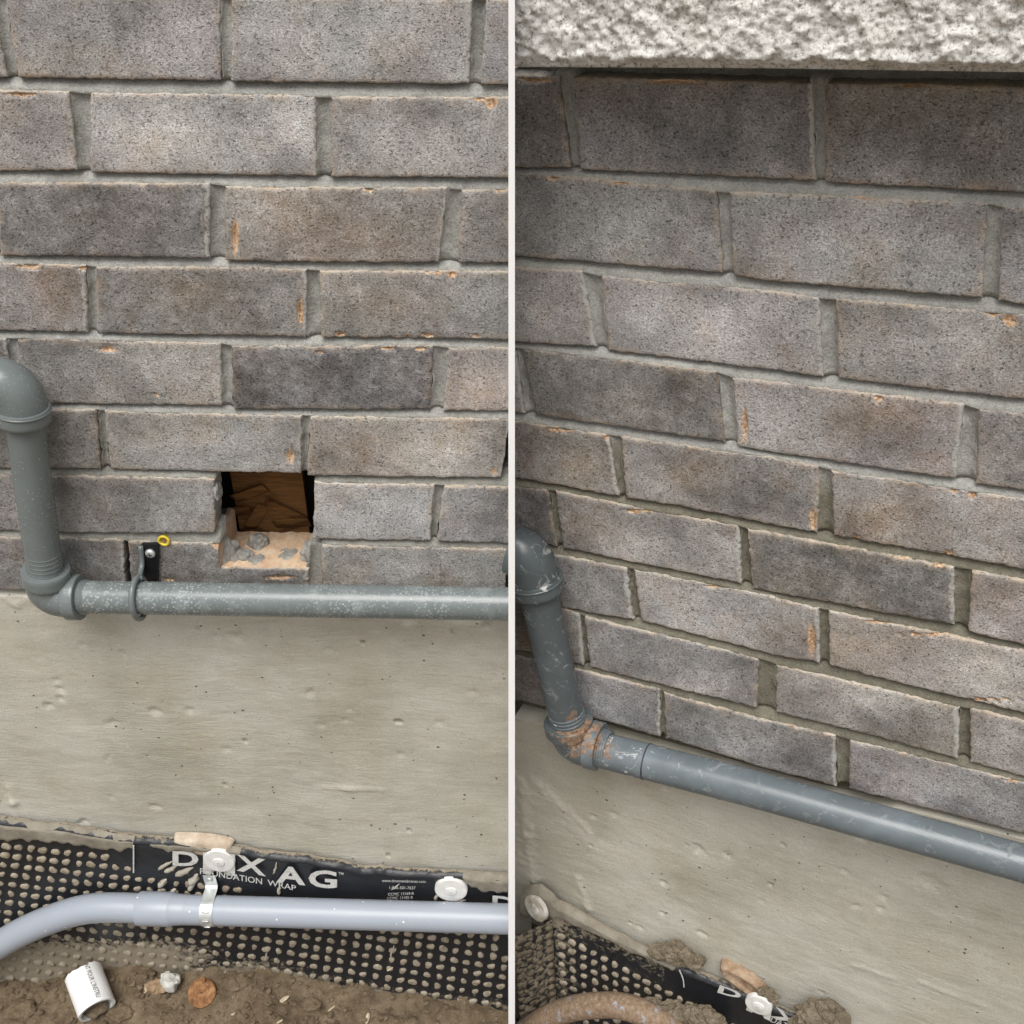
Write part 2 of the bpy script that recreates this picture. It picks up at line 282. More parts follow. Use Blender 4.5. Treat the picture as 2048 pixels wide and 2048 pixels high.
TIE = m_simple('brown_tie_patch', (.26, .17, .105), (.46, .35, .25), 50, .95, .1, .7, 140, .003)
PEACH = m_simple('fresh_patch', (.42, .335, .25), (.60, .52, .42), 40, .95, .1, .6, 140, .003)

# ------------------------------------------------------------------ the setting: ground
LCON = [(-900, 1985), (-400, 1968), (0, 1952), (212, 1950), (400, 1950), (512, 1934), (700, 1978), (900, 2003), (1015, 2021)]     # where soil meets the left membrane
def ground():
    gx = np.concatenate([-np.geomspace(300, 1.25, 16), np.arange(-1.24, 1.24, .0065), np.geomspace(1.25, 300, 16)])
    gy = np.concatenate([-np.geomspace(300, .3, 14), np.arange(-.2, .8, .05), np.arange(.8, 1.55, .0065), np.geomspace(1.6, 300, 14)])
    X, Y = np.meshgrid(gx, gy, indexing='ij')
    px_ = np.linspace(-900, 1016, 90); c = WL.pt(px_, interp(LCON, px_), .02); zl = np.interp(X, c[:, 0], c[:, 2])
    zr = -.20 + .11 * np.clip((X - .12) / .5, 0, 1.2)
    t = np.clip((X + .004) / .01, 0, 1); Z = zl * (1 - t) + zr * t
    near = np.exp(-np.maximum(0, np.hypot(X, Y - 1.15) - .8) / .6)
    Z = Z * near + (1 - near) * (-.12) + near * (fbm(X * 9, Y * 9, 3, 5) * .034 + np.abs(fbm(X * 34, Y * 34, 9, 4)) * .022 + fbm(X * 95, Y * 95, 23, 2) * .006 - .012 + .012 * np.maximum(0, vnoise(X * 22, Y * 22, 6) - .12) * 3)
    build('ground', np.stack([X, Y, Z], -1), gridF(len(gx), len(gy)), SOIL, smooth=True, kind='structure', label='brown muddy soil along the foot of the walls')
    return lambda x, y: Z[np.abs(gx - x).argmin(), np.abs(gy - y).argmin()]
GZ = ground()

# ------------------------------------------------------------------ brick walls
BLOB = {'L': dict(
    chip=[(981, 207, 15, 11), (960, 199, 16, 4), (737, 380, 11, 5), (904, 550, 10, 8), (875, 547, 8, 5), (855, 545, 6, 3), (679, 670, 10, 5), (854, 671, 12, 5), (814, 674, 9, 3), (952, 674, 8, 3), (63, 533, 18, 5), (40, 534, 8, 4), (164, 538, 8, 5), (470, 470, 7, 40), (842, 699, 12, 4), (775, 698, 20, 3), (600, 625, 7, 30), (638, 665, 6, 5), (988, 945, 6, 9), (335, 1162, 12, 4), (580, 915, 8, 14), (640, 705, 8, 4), (312, 790, 7, 4), (215, 700, 20, 6), (545, 376, 25, 3), (1000, 381, 16, 3), (40, 190, 30, 4), (430, 1092, 9, 8), (560, 1156, 30, 4)],
    brown=[(620, 440, 110, 70, .9), (700, 470, 150, 60, .8), (390, 590, 90, 50, .9), (120, 590, 60, 60, .8), (760, 610, 120, 55, .8), (210, 430, 200, 70, .45), (330, 300, 80, 50, .35), (700, 900, 140, 60, .55), (300, 860, 90, 40, .5), (950, 780, 90, 60, .6), (480, 760, 80, 50, .4), (340, 1130, 90, 40, .6), (700, 1140, 40, 40, .7), (200, 1000, 150, 50, .3), (880, 1150, 60, 30, .5), (560, 1150, 60, 30, .6)],
    light=[(400, 80, 130, 60, .25), (300, 270, 160, 70, .30), (560, 270, 90, 60, .35), (545, 430, 70, 60, .30), (820, 270, 150, 60, .2), (860, 900, 130, 50, .35), (380, 750, 120, 50, .2), (720, 1020, 130, 50, .35), (420, 880, 130, 40, .3), (700, 90, 140, 60, .2), (940, 770, 80, 60, .3), (820, 1140, 130, 40, .2), (640, 570, 60, 20, .25)]),
    'R': dict(
    chip=[(2018, 643, 17, 12), (1985, 630, 14, 5), (1756, 798, 11, 6), (1944, 993, 9, 7), (1908, 984, 10, 5), (1710, 1077, 11, 5), (1896, 1108, 13, 5), (1878, 1131, 11, 5), (1809, 1117, 14, 4), (1119, 861, 28, 6), (1213, 876, 5, 5), (1488, 850, 6, 36), (1622, 1280, 8, 36), (1625, 1040, 8, 26), (1726, 372, 14, 5), (1840, 378, 40, 3), (1105, 358, 16, 4), (1240, 368, 18, 3), (1760, 395, 60, 3), (2004, 1132, 8, 4), (1270, 1025, 30, 4), (1780, 1245, 60, 4), (1850, 1270, 60, 3), (1975, 1400, 60, 3), (2040, 1563, 40, 3), (1070, 160, 40, 4), (1340, 165, 60, 5), (1820, 172, 50, 5), (1440, 1175, 40, 3)],
    brown=[(1160, 930, 50, 40, .9), (1390, 945, 70, 45, .9), (1770, 830, 110, 60, .8), (1760, 1050, 120, 55, .8), (1590, 1160, 60, 40, .6), (1560, 1270, 60, 40, .7), (1750, 1290, 120, 40, .6), (1180, 1060, 80, 40, .5), (1060, 1270, 40, 30, .6), (1050, 1370, 40, 40, .6), (1420, 1380, 120, 40, .3), (1840, 1480, 120, 30, .4), (2000, 1180, 60, 50, .6), (1250, 200, 120, 40, .4), (1750, 240, 120, 50, .3), (1240, 800, 130, 50, .3)],
    light=[(1400, 640, 140, 60, .35), (1830, 680, 150, 60, .25), (1090, 620, 50, 50, .3), (1330, 460, 100, 60, .2), (1700, 490, 150, 60, .25), (1540, 840, 60, 60, .35), (1100, 940, 60, 30, .3), (1350, 970, 60, 30, .2), (1840, 1000, 130, 60, .3), (1300, 1110, 120, 50, .25), (1380, 1220, 120, 50, .3), (1720, 1400, 130, 40, .45), (1420, 1370, 80, 30, .3), (1950, 1330, 90, 50, .4), (1230, 1420, 60, 30, .2), (1450, 1500, 100, 30, .25), (1850, 1570, 150, 40, .3), (1990, 1470, 60, 40, .3), (1980, 920, 60, 50, .25), (1610, 1380, 50, 40, .4)])}
def blob_attr(side, k, X, Y):
    out = np.zeros_like(X)
    for b in BLOB[side][k]:
        d = ((X - b[0]) / b[2]) ** 2 + ((Y - b[1]) / b[3]) ** 2
        out = np.maximum(out, (b[4] if len(b) > 4 else 1.) * (np.exp(-d * 1.1) if k != 'chip' else np.exp(-d * .8)))
    return out
def samples(n, e): return np.concatenate([[0, e * .25, e * .6, e], np.linspace(e * 2, 1 - e * 2, n), [1 - e, 1 - e * .6, 1 - e * .25, 1]])
def add_brick(root, side, wall, top, bot, L, R, tone, seed, notch=None, deep=.088):
    (xlt, xlb), (xrt, xrb) = L, R; big = abs(xrt - xlt); nx = max(6, int(big / 7)); s = samples(nx, 3.2 / max(big, 20)); t = samples(18, .024)
    if notch: s = np.unique(np.concatenate([s, [notch - .003, notch + .003]]))
    S, T = np.meshgrid(s, t, indexing='ij'); xt = xlt + (xrt - xlt) * S; xb = xlb + (xrb - xlb) * S
    yt = interp(top, xt); yb = interp(bot, xb); X = xt + (xb - xt) * T; Y = yt + (yb - yt) * T
    jx = fbm(S[:, :1] * big / 9., S[:, :1] * 0 + seed, seed, 3) * 2.6; jt = fbm(S[:, :1] * big / 9. + 40, S[:, :1] * 0 + seed, seed + 3, 3) * 2.6
    Y = Y + jx * (1 - T) ** 3 + jt * T ** 3; X = X + fbm(T[:1] * 16, T[:1] * 0 + seed, seed + 5, 3) * 3.0 * ((1 - S) ** 8 - S ** 8)
    P = wall.loc(wall.pt(X, Y)); a, b = P[..., 0], P[..., 1]
    Wd = np.hypot(a[-1, 9] - a[0, 9], b[-1, 9] - b[0, 9]); H = abs(b[:, 0] - b[:, -1]).mean()
    dist = np.minimum(np.minimum(S, 1 - S) * Wd, np.minimum(T, 1 - T) * H)
    chip = blob_attr(side, 'chip', X, Y); r_ = random.Random(seed)
    w = -.0026 * np.exp(-(dist / .0013)) + fbm(a * 70, b * 70, seed, 3) * .0011 + fbm(a * 8, b * 8, seed + 2, 2) * .002 - .005 * chip ** 2 + r_.uniform(-.0015, .001) + (S - .5) * r_.uniform(-.0015, .0015) + (T - .5) * r_.uniform(-.0012, .0012)
    front = wall.wld(a, b, w); nu, nv = S.shape; F = gridF(nu, nv)
    idx = np.arange(nu * nv).reshape(nu, nv); loop = np.concatenate([idx[:, 0], idx[-1, 1:], idx[-2::-1, -1], idx[0, -2:0:-1]])
    V = [front.reshape(-1, 3)]; lp = front.reshape(-1, 3)[loop]; lw = wall.loc(lp); n = len(loop); rings = [loop]; off = nu * nv
    for d in (-.018, -deep): V.append(wall.wld(lw[:, 0], lw[:, 1], np.full(n, d))); rings.append(np.arange(off, off + n)); off += n
    Fs = [F[:, ::1]]
    for k in range(2):
        A, B = rings[k], rings[k + 1]; Fs.append(np.stack([A, np.roll(A, -1), np.roll(B, -1), B], 1)[:, ::-1])
    V.append(V[-1].mean(0)[None]); ce = off
    Fl = np.concatenate(Fs); mids = np.zeros(len(Fl), int)
    if notch:                                                   # the broken top shows raw clay
        Vv = np.concatenate(V); cen = Vv[Fl].mean(1); lc = wall.loc(cen); e = np.cross(Vv[Fl[:, 1]] - Vv[Fl[:, 0]], Vv[Fl[:, 2]] - Vv[Fl[:, 0]]); e /= np.linalg.norm(e, axis=1)[:, None] + 1e-12
        a0 = np.interp(notch, s, a[:, 0]); ztop = b[:, 0].min(); mids[(lc[:, 2] < -.004) & (lc[:, 0] > a0 - .006) & (lc[:, 1] > b[-1, -1] + .01)] = 1
    B = rings[2]; tri = np.stack([B, np.roll(B, -1), np.full(n, ce)], 1)
    Fl = Fl.tolist() + tri[:, ::-1].tolist(); mids = np.concatenate([mids, np.zeros(n, int)])
    def pad(q, v=0.): return np.concatenate([q.ravel(), np.full(off + 1 - nu * nv, v)])
    edge = np.exp(-dist / .0035)
    o = build('brick', np.concatenate(V), Fl, [BRICK, CLAY] if notch else BRICK, root, smooth=False, mids=mids,
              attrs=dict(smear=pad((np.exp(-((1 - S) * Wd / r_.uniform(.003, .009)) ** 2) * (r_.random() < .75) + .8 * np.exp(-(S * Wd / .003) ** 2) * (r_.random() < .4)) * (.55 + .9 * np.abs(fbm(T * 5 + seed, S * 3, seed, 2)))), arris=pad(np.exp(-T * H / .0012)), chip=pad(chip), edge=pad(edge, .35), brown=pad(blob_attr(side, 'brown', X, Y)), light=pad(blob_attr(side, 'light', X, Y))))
    o.color = (*tone, 1)
    return o
def strip(wall, A, B, seed, deep=.0085, flush=.0055, head=False, back=.082):           # mortar between edge polyline A and edge polyline B (pixel arrays)
    ts = np.array([-.45, -.12, 0, .10, .22, .38, .55, .72, .88, 1., 1.12, 1.45]); n = len(A)
    if head: ts = np.array([-.14, -.06, 0, .10, .22, .38, .55, .72, .88, 1., 1.06, 1.14])
    X = A[:, :1] + (B[:, :1] - A[:, :1]) * ts; Y = A[:, 1:] + (B[:, 1:] - A[:, 1:]) * ts
    P = wall.loc(wall.pt(X, Y)); a, b = P[..., 0], P[..., 1]; tt = np.clip(ts, 0, 1)
    w = -flush - deep * np.sin(np.pi * tt) ** .7 + fbm(a * 60, b * 60, seed, 3) * .0016 + fbm(a * 14, b * 14, seed + 1, 2) * .0022
    if head: e = np.linspace(0, 1, n)[:, None]; w = w - .0015 * np.exp(-e / .03)
    elif flush < .01: w = -.0032 - .0115 * (1 - tt) ** 1.5 + fbm(a * 60, b * 60, seed, 3) * .0016 + fbm(a * 14, b * 14, seed + 1, 2) * .0022; w[:, 0] = w[:, -1] = -.016
    else: w[:, 0] = w[:, -1] = -.016; w[:, 1] -= .004; w[:, -2] -= .004
    w = np.minimum(w, -.0022); V = [wall.wld(a, b, w).reshape(-1, 3)]; m = len(ts); F = gridF(n, m).tolist(); idx = np.arange(n * m).reshape(n, m)
    loop = np.concatenate([idx[:, 0], idx[-1, 1:], idx[-2::-1, -1], idx[0, -2:0:-1]]); q = wall.loc(V[0][loop]); k = len(loop)
    V.append(wall.wld(q[:, 0], q[:, 1], np.full(k, -back))); B2 = np.arange(n * m, n * m + k); F += np.stack([loop, np.roll(loop, -1), np.roll(B2, -1), B2], 1)[:, ::-1].tolist(); F.append(B2.tolist())
    return np.concatenate(V), F
# courses: top edge, bottom edge (pixel polylines) and head joints (right edge of the brick before: top, bottom; left edge of the brick after: top, bottom)
LC = [
 dict(t=[(0, -392), (1015, -380)], b=[(0, -216), (1015, -200)], g=[(430, 432, 466, 466), (965, 958, 1005, 996)]),
 dict(t=[(0, -188), (1015, -174)], b=[(0, -38), (1015, -26)], g=[(135, 140, 172, 176), (652, 650, 690, 688)]),
 dict(t=[(0, -12), (465, -6), (977, 0)], b=[(0, 154), (437, 160), (512, 163), (931, 166), (968, 168)], g=[(433, 437, 466, 466), (941, 933, 977, 966)]),
 dict(t=[(0, 183), (132, 185), (183, 189), (511, 191), (626, 195), (668, 196), (1015, 197)], b=[(0, 342), (148, 340), (183, 344), (511, 350), (626, 351), (668, 352), (1015, 355)], g=[(132, 150, 183, 183), (626, 629, 667, 666)]),
 dict(t=[(0, 367), (416, 370), (453, 374), (512, 378), (891, 378), (928, 383), (1015, 381)], b=[(0, 510), (415, 515), (453, 519), (512, 521), (894, 524), (1015, 525)], g=[(-26, -19, -3, 5), (416, 414, 453, 454), (891, 873, 928, 920)]),
 dict(t=[(0, 529), (170, 534), (196, 537), (511, 537), (610, 541), (644, 544), (1015, 545)], b=[(0, 662), (170, 663), (199, 667), (511, 671), (607, 675), (644, 674), (1015, 679)], g=[(166, 170, 195, 200), (609, 607, 643, 646)]),
 dict(t=[(34, 680), (437, 689), (466, 694), (512, 695), (864, 695), (901, 699), (1015, 698)], b=[(0, 806), (93, 807), (440, 811), (472, 817), (512, 818), (856, 818), (888, 821), (1015, 823)], g=[(8, 20, 36, 45), (437, 439, 465, 470), (863, 856, 901, 890)]),
 dict(t=[(93, 821), (191, 823), (212, 826), (511, 833), (597, 834), (626, 835), (1015, 841)], b=[(0, 936), (196, 937), (223, 940), (511, 946), (599, 947), (618, 951), (997, 956)], g=[(188, 196, 212, 223), (598, 597, 625, 618), (1016, 997, 1040, 1022)]),
 dict(t=[(0, 952), (103, 954), (429, 960), (629, 968), (864, 973), (894, 974), (1015, 976)], b=[(0, 1061), (117, 1064), (427, 1066), (626, 1078), (854, 1080), (875, 1081), (1015, 1084)], g=[(32, 38, 58, 64), (428, 428, 629, 625), (864, 856, 892, 878)]),
 dict(t=[(0, 1078), (117, 1078), (236, 1082), (254, 1086), (435, 1090), (441, 1137), (612, 1140), (643, 1141), (645, 1093), (1013, 1101), (1200, 1106)], b=[(0, 1178), (250, 1186), (640, 1196), (1015, 1204)], g=[(245, 250, 254, 261), (613, 610, 647, 650), (1012, 1004, 1026, 1020)])]
RC = [
 dict(t=[(1029, 151), (1146, 157), (1535, 168), (1653, 171), (2048, 178)], b=[(1029, 333), (1138, 334), (1167, 338), (1535, 355), (1626, 360), (1684, 367), (2048, 384)], g=[(1114, 1137, 1146, 1164), (1621, 1627, 1653, 1654)]),
 dict(t=[(1029, 351), (1167, 358), (1429, 384), (1461, 386), (1536, 388), (1971, 409), (2008, 416), (2048, 419)], b=[(1029, 512), (1196, 525), (1440, 546), (1472, 550), (1536, 560), (1957, 594), (1997, 602), (2048, 610)], g=[(1429, 1441, 1463, 1470), (1971, 1960, 2009, 2000)]),
 dict(t=[(1029, 536), (1162, 546), (1207, 556), (1535, 585), (1634, 598), (1674, 601), (2048, 633)], b=[(1029, 682), (1186, 693), (1220, 702), (1536, 739), (1642, 754), (1682, 758), (2048, 799)], g=[(1160, 1187, 1205, 1219), (1634, 1641, 1674, 1680)]),
 dict(t=[(1029, 698), (1045, 700), (1429, 746), (1469, 759), (1536, 766), (1926, 811), (1963, 822), (2048, 830)], b=[(1029, 824), (1072, 830), (1445, 883), (1480, 894), (1536, 904), (1907, 957), (1957, 968), (2048, 981)], g=[(1025, 1044, 1046, 1074), (1429, 1445, 1468, 1478), (1924, 1907, 1960, 1955)]),
 dict(t=[(1029, 845), (1215, 873), (1247, 878), (1536, 917), (1634, 936), (1668, 945), (2048, 1002)], b=[(1029, 957), (1233, 992), (1255, 997), (1360, 1012), (1536, 1049), (1631, 1065), (1674, 1072), (2048, 1138)], g=[(1212, 1233, 1244, 1255), (1633, 1630, 1667, 1671)]),
 dict(t=[(1029, 974), (1093, 984), (1114, 986), (1289, 1022), (1472, 1053), (1498, 1062), (1536, 1068), (1904, 1137), (1949, 1145), (2048, 1164)], b=[(1029, 1080), (1114, 1095), (1130, 1098), (1477, 1167), (1509, 1178), (1536, 1183), (1904, 1249), (1941, 1264), (2048, 1289)], g=[(1090, 1109, 1113, 1129), (1474, 1478, 1498, 1509), (1904, 1904, 1947, 1941)]),
 dict(t=[(1029, 1096), (1111, 1113), (1249, 1138), (1270, 1143), (1536, 1194), (1634, 1220), (1663, 1225), (2048, 1306)], b=[(1029, 1196), (1125, 1215), (1260, 1239), (1289, 1245), (1536, 1307), (1637, 1325), (1663, 1331), (1934, 1398), (2048, 1424)], g=[(1249, 1260, 1270, 1285), (1633, 1635, 1662, 1662)]),
 dict(t=[(1029, 1201), (1130, 1221), (1167, 1236), (1512, 1319), (1555, 1334), (1912, 1416), (1944, 1421), (2048, 1445)], b=[(1029, 1298), (1066, 1306), (1154, 1327), (1183, 1334), (1504, 1412), (1536, 1422), (1695, 1459), (1912, 1516), (1944, 1525), (2048, 1555)], g=[(1154, 1164, 1172, 1183), (1513, 1509, 1556, 1555), (1914, 1912, 1944, 1945)]),
 dict(t=[(1029, 1314), (1156, 1342), (1315, 1382), (1331, 1390), (1536, 1444), (1666, 1474), (1703, 1484), (1920, 1536), (2048, 1569)], b=[(1029, 1398), (1090, 1413), (1188, 1437), (1313, 1472), (1337, 1478), (1535, 1536), (1668, 1571), (1700, 1577), (2048, 1667)], g=[(1315, 1314, 1331, 1335), (1666, 1668, 1703, 1702)])]
TL = {(2, 0): .25, (2, 1): .27, (2, 2): .27, (3, 0): .27, (3, 1): .30, (3, 2): .25, (4, 0): .15, (4, 1): .155, (4, 2): .22, (4, 3): .22, (5, 0): .20, (5, 1): .19, (5, 2): .22, (6, 1): .235, (6, 2): .125, (6, 3): .27, (7, 0): .17, (7, 1): .25, (7, 2): .26, (8, 1): .21, (8, 2): .27, (8, 3): .26, (9, 0): .18, (9, 1): .15, (9, 2): .22}
TR = {(0, 0): .17, (0, 1): .20, (0, 2): .19, (1, 0): .23, (1, 1): .25, (1, 2): .25, (2, 0): .25, (2, 1): .29, (2, 2): .25, (3, 1): .16, (3, 2): .25, (3, 3): .22, (4, 0): .19, (4, 1): .20, (4, 2): .23, (5, 0): .14, (5, 1): .22, (5, 2): .14, (5, 3): .27, (6, 0): .19, (6, 1): .26, (6, 2): .27, (7, 0): .2, (7, 1): .20, (7, 2): .23, (7, 3): .24, (8, 0): .21, (8, 1): .19, (8, 2): .22}
XL_END, XR_START = 1021.0, 1006.0
def brick_wall(side, wall, courses, tones, root, lo, hi, skip_head=(), holes={}):
    parts = []; cnt = 0; step = 9.0
    nar = lambda q: q if q[2] - q[0] < 12 or q[2] - q[0] > 100 else (q[0] + 4, q[1] + 4, q[2] - 4, q[3] - 4)
    courses = [dict(t=[(x, y - 2) for x, y in c['t']], b=[(x, y + 1.5) for x, y in c['b']], g=[nar(q) for q in c['g']]) for c in courses]
    for ci, c in enumerate(courses):
        g = list(c['g'])
        while side == 'L' and g[0][0] > lo + 60: p = 455; h = g[0]; sl = -8; g.insert(0, (h[0] - p, h[1] - p + 26, h[2] - p, h[3] - p + 26)); 
        while side == 'R' and g[-1][0] < hi - 60: p = 480; h = g[-1]; g.append((h[0] + p, h[1] + p - 22, h[2] + p, h[3] + p - 22))
        first = c['g'][0]; k0 = g.index(first)
        eds = [((lo, lo), None)] + [((q[2], q[3]), (q[0], q[1])) for q in g]
        for k in range(len(g) + 1):
            L = (lo, lo) if k == 0 else (g[k - 1][2], g[k - 1][3]); R = (hi, hi) if k == len(g) else (g[k][0], g[k][1])
            if side == 'L': R = (min(R[0], XL_END), min(R[1], XL_END)); L = (max(L[0], lo), max(L[1], lo))
            else: L = (max(L[0], XR_START), max(L[1], XR_START)); R = (min(R[0], hi), min(R[1], hi))
            if R[0] - L[0] < 4 or R[1] - L[1] < 4 or (side == 'R' and L[0] > 2800): continue
            key = (ci, k - k0); v = tones.get(key, .15 + .13 * hashn(ci, k, 3)); rr = random.Random(ci * 31 + k)
            v *= 1.08; wm = .06 * (2 <= ci <= 7) * rr.random(); tone = (v * (rr.uniform(.99, 1.02) + wm), v, v * (rr.uniform(.96, 1.02) - wm)); cnt += 1; nt = None
            if side == 'L' and ci == 9 and L[0] == 254: nt = (438 - 254) / (613 - 254)
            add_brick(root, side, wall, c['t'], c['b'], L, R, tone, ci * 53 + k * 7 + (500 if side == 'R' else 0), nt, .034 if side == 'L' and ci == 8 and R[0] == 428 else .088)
        for k, q in enumerate(g):                               # head joints
            if (ci, k - k0) in skip_head: continue
            if side == 'L' and q[0] > 1012 or side == 'R' and q[2] < 1034: continue
            tt = np.linspace(-.05, 1.0, 22)
            yt1, yb1, yt2, yb2 = (float(interp(c[e], x)) for e, x in (('t', q[0] - 2), ('b', q[1] - 2), ('t', q[2] + 2), ('b', q[3] + 2)))
            if side == 'L' and ci == 9 and q[0] in (613, 617): yt1 = yt2 = 1098
            A = np.stack([q[0] + (q[1] - q[0]) * tt, yt1 + (yb1 - yt1) * tt], 1); B = np.stack([q[2] + (q[3] - q[2]) * tt, yt2 + (yb2 - yt2) * tt], 1)
            jj = fbm(tt * 7, tt * 0 + k, ci * 5 + k, 3) * 8; A[:, 0] += jj; B[:, 0] += fbm(tt * 7, tt * 0 + k + 9, ci * 5 + k, 3) * 8
            if side == 'L': B[:, 0] = np.minimum(B[:, 0], XL_END)
            parts.append(strip(wall, A[::-1], B[::-1], ci * 9 + k, .0048, .0050, True))
        if ci + 1 < len(courses):                               # bed joints
            nx_ = courses[ci + 1]; rng = [(lo, XL_END)] if side == 'L' else [(XR_START, hi)]
            if ci in holes: rng = [(rng[0][0], holes[ci][0]), (holes[ci][1], rng[0][1])]
            for (x0, x1) in rng:
                xs = np.linspace(x0, x1, max(4, int((x1 - x0) / step)))
                tp = [p for p in nx_['t'] if not (side == 'L' and ci == 8 and 436 < p[0] < 644)]
                A = np.stack([xs, interp(c['b'], xs)], 1); B = np.stack([xs, interp(tp, xs)], 1); parts.append(strip(wall, A, B, ci * 13 + 5, back=.036 if ci in holes and x1 < 500 else .082))
    V, F = merge(parts); q = V[:, 2] - np.interp(V[:, 0], [0, .8], [WR.pt(1029., 830.)[2], WR.pt(2048., 1010.)[2]]); build('mortar', V, F, MORTAR, root, smooth=True, attrs=dict(damp_shade=np.clip(-q / .03, 0, 1) if side == 'R' else np.clip((WL.pt(0., 830.)[2] - V[:, 2]) / .05, 0, .35))); return root
RL = empty('brick_wall', WL.pt(500., 1190.), 'grey brick wall with a square hole broken through it', 'wall')
brick_wall('L', WL, LC, TL, RL, -900., XL_END, skip_head=((8, 1), (9, 0)), holes={7: (430, 628), 8: (438, 642)})
RR = empty('brick_wall', WR.pt(1500., 1480.), 'unbroken grey brick wall with sloping courses under the stone sill', 'wall')
brick_wall('R', WR, RC, TR, RR, XR_START, 2900.)
# bed joint under the bottom courses, recessed
for wall, root, c, x0, x1 in ((WL, RL, LC[9], -900, XL_END), (WR, RR, RC[8], XR_START, 2900)):
    xs = np.linspace(x0, x1, 160); A = np.stack([xs, interp(c['b'], xs)], 1); B = A + np.array([0, 13. if wall is WL else 38.]); V, F = strip(wall, A, B, 77, .010, .022 if wall is WL else .034); build('bedding_mortar', V, F, MORTAR, root, smooth=True, attrs=dict(damp_shade=np.full(len(V), 0. if wall is WL else 1.)))  # right strip's mortar colour is darkened to add shade in the recess

# broken brick: mortar-filled cores and lumps in the hole
def on_floor(x, y): return WL.pt(np.array(float(x)), np.array(float(y)), 0.)
zf = float(WL.pt(530., 1140.)[2])                               # level of the broken brick's bed
def floor_pt(x, y):                                             # pixel on that level surface
    r = ray(x, y); return np.array([0, 0, CAMZ]) + r * ((zf - CAMZ) / r[2])
# sheathing behind the bricks
V, F = boxvf(WL.wld(-1.50, .55, -.150), WL.u * 1.495, np.array([0, 0, 1.35]), WL.n * .012); build('building_wrap', V, F, WRAP, label='black building wrap lining the cavity behind the square hole', cat='wrap')
pa = WL.pt(464., 935., -.13); pb = WL.pt(607., 935., -.13); zb = WL.pt(530., 1062., -.13)[2]
V, F = boxvf([pa[0], pa[1], zb], pb - pa, np.array([0, 0, pa[2] - zb + .03]), WL.n * .011); build('osb_board', V, F, OSB, label='brown strand board visible inside the square hole', cat='board')
for k, (x, y, l, an, c) in enumerate([(500, 1000, .05, .4, 1), (560, 1030, .055, -.5, 0), (470, 1035, .04, .15, 1), (580, 1058, .05, .1, 0), (520, 1045, .045, 1., 1)]):
    p = WL.pt(float(x), float(y), -.112); d = WL.u * math.cos(an) + np.array([0, 0, 1]) * math.sin(an); e = -WL.u * math.sin(an) + np.array([0, 0, 1]) * math.cos(an)
    V, F = boxvf(p - d * l / 2 - WL.n * .008, d * l, e * .017 + WL.n * .007, WL.n * .003 + d * .006); build('wood_flake', V, F, OSB, label=['loose brown wood flake low on the strand board, at its right', 'pale curled wood flake near the middle of the strand board', 'wood flake at the lower left corner of the strand board', 'flat wood flake at the lower right edge of the strand board', 'upright wood flake above the broken brick bed'][[1, 0, 2, 3, 4][k]], cat='flake', group='wood flakes in the hole')
for k, (x, y, r, z, lab) in enumerate([(520, 1092, .013, 1.1, 'grey mortar crumb perched at the back of the broken brick'), (450, 1110, .018, 1.3, 'mortar lump at the left end of the broken brick bed'), (484, 1112, .015, .5, 'flat mortar rubble beside the left lump on the broken brick'), (576, 1110, .014, .3, 'mortar plug in the right core of the broken brick'), (515, 1120, .013, .3, 'mortar plug in the left core of the broken brick'), (624, 1118, .015, 1.3, 'ragged mortar lump against the right side of the hole')]):
    p = floor_pt(float(x), float(y)); V, F = lump(p + np.array([0, 0, r * z * .35]), (r * 1.1, r, r * z), 21 + k, .4, 2.2, 3); build('mortar_chunk', V, F, CHUNK, label=lab, cat='mortar', group='mortar rubble in the hole')
V, F = lump(WL.pt(433., 978., -.012), (.006, .012, .016), 51, .35, 2); build('mortar_squeeze', V, F, MORTAR, RL)

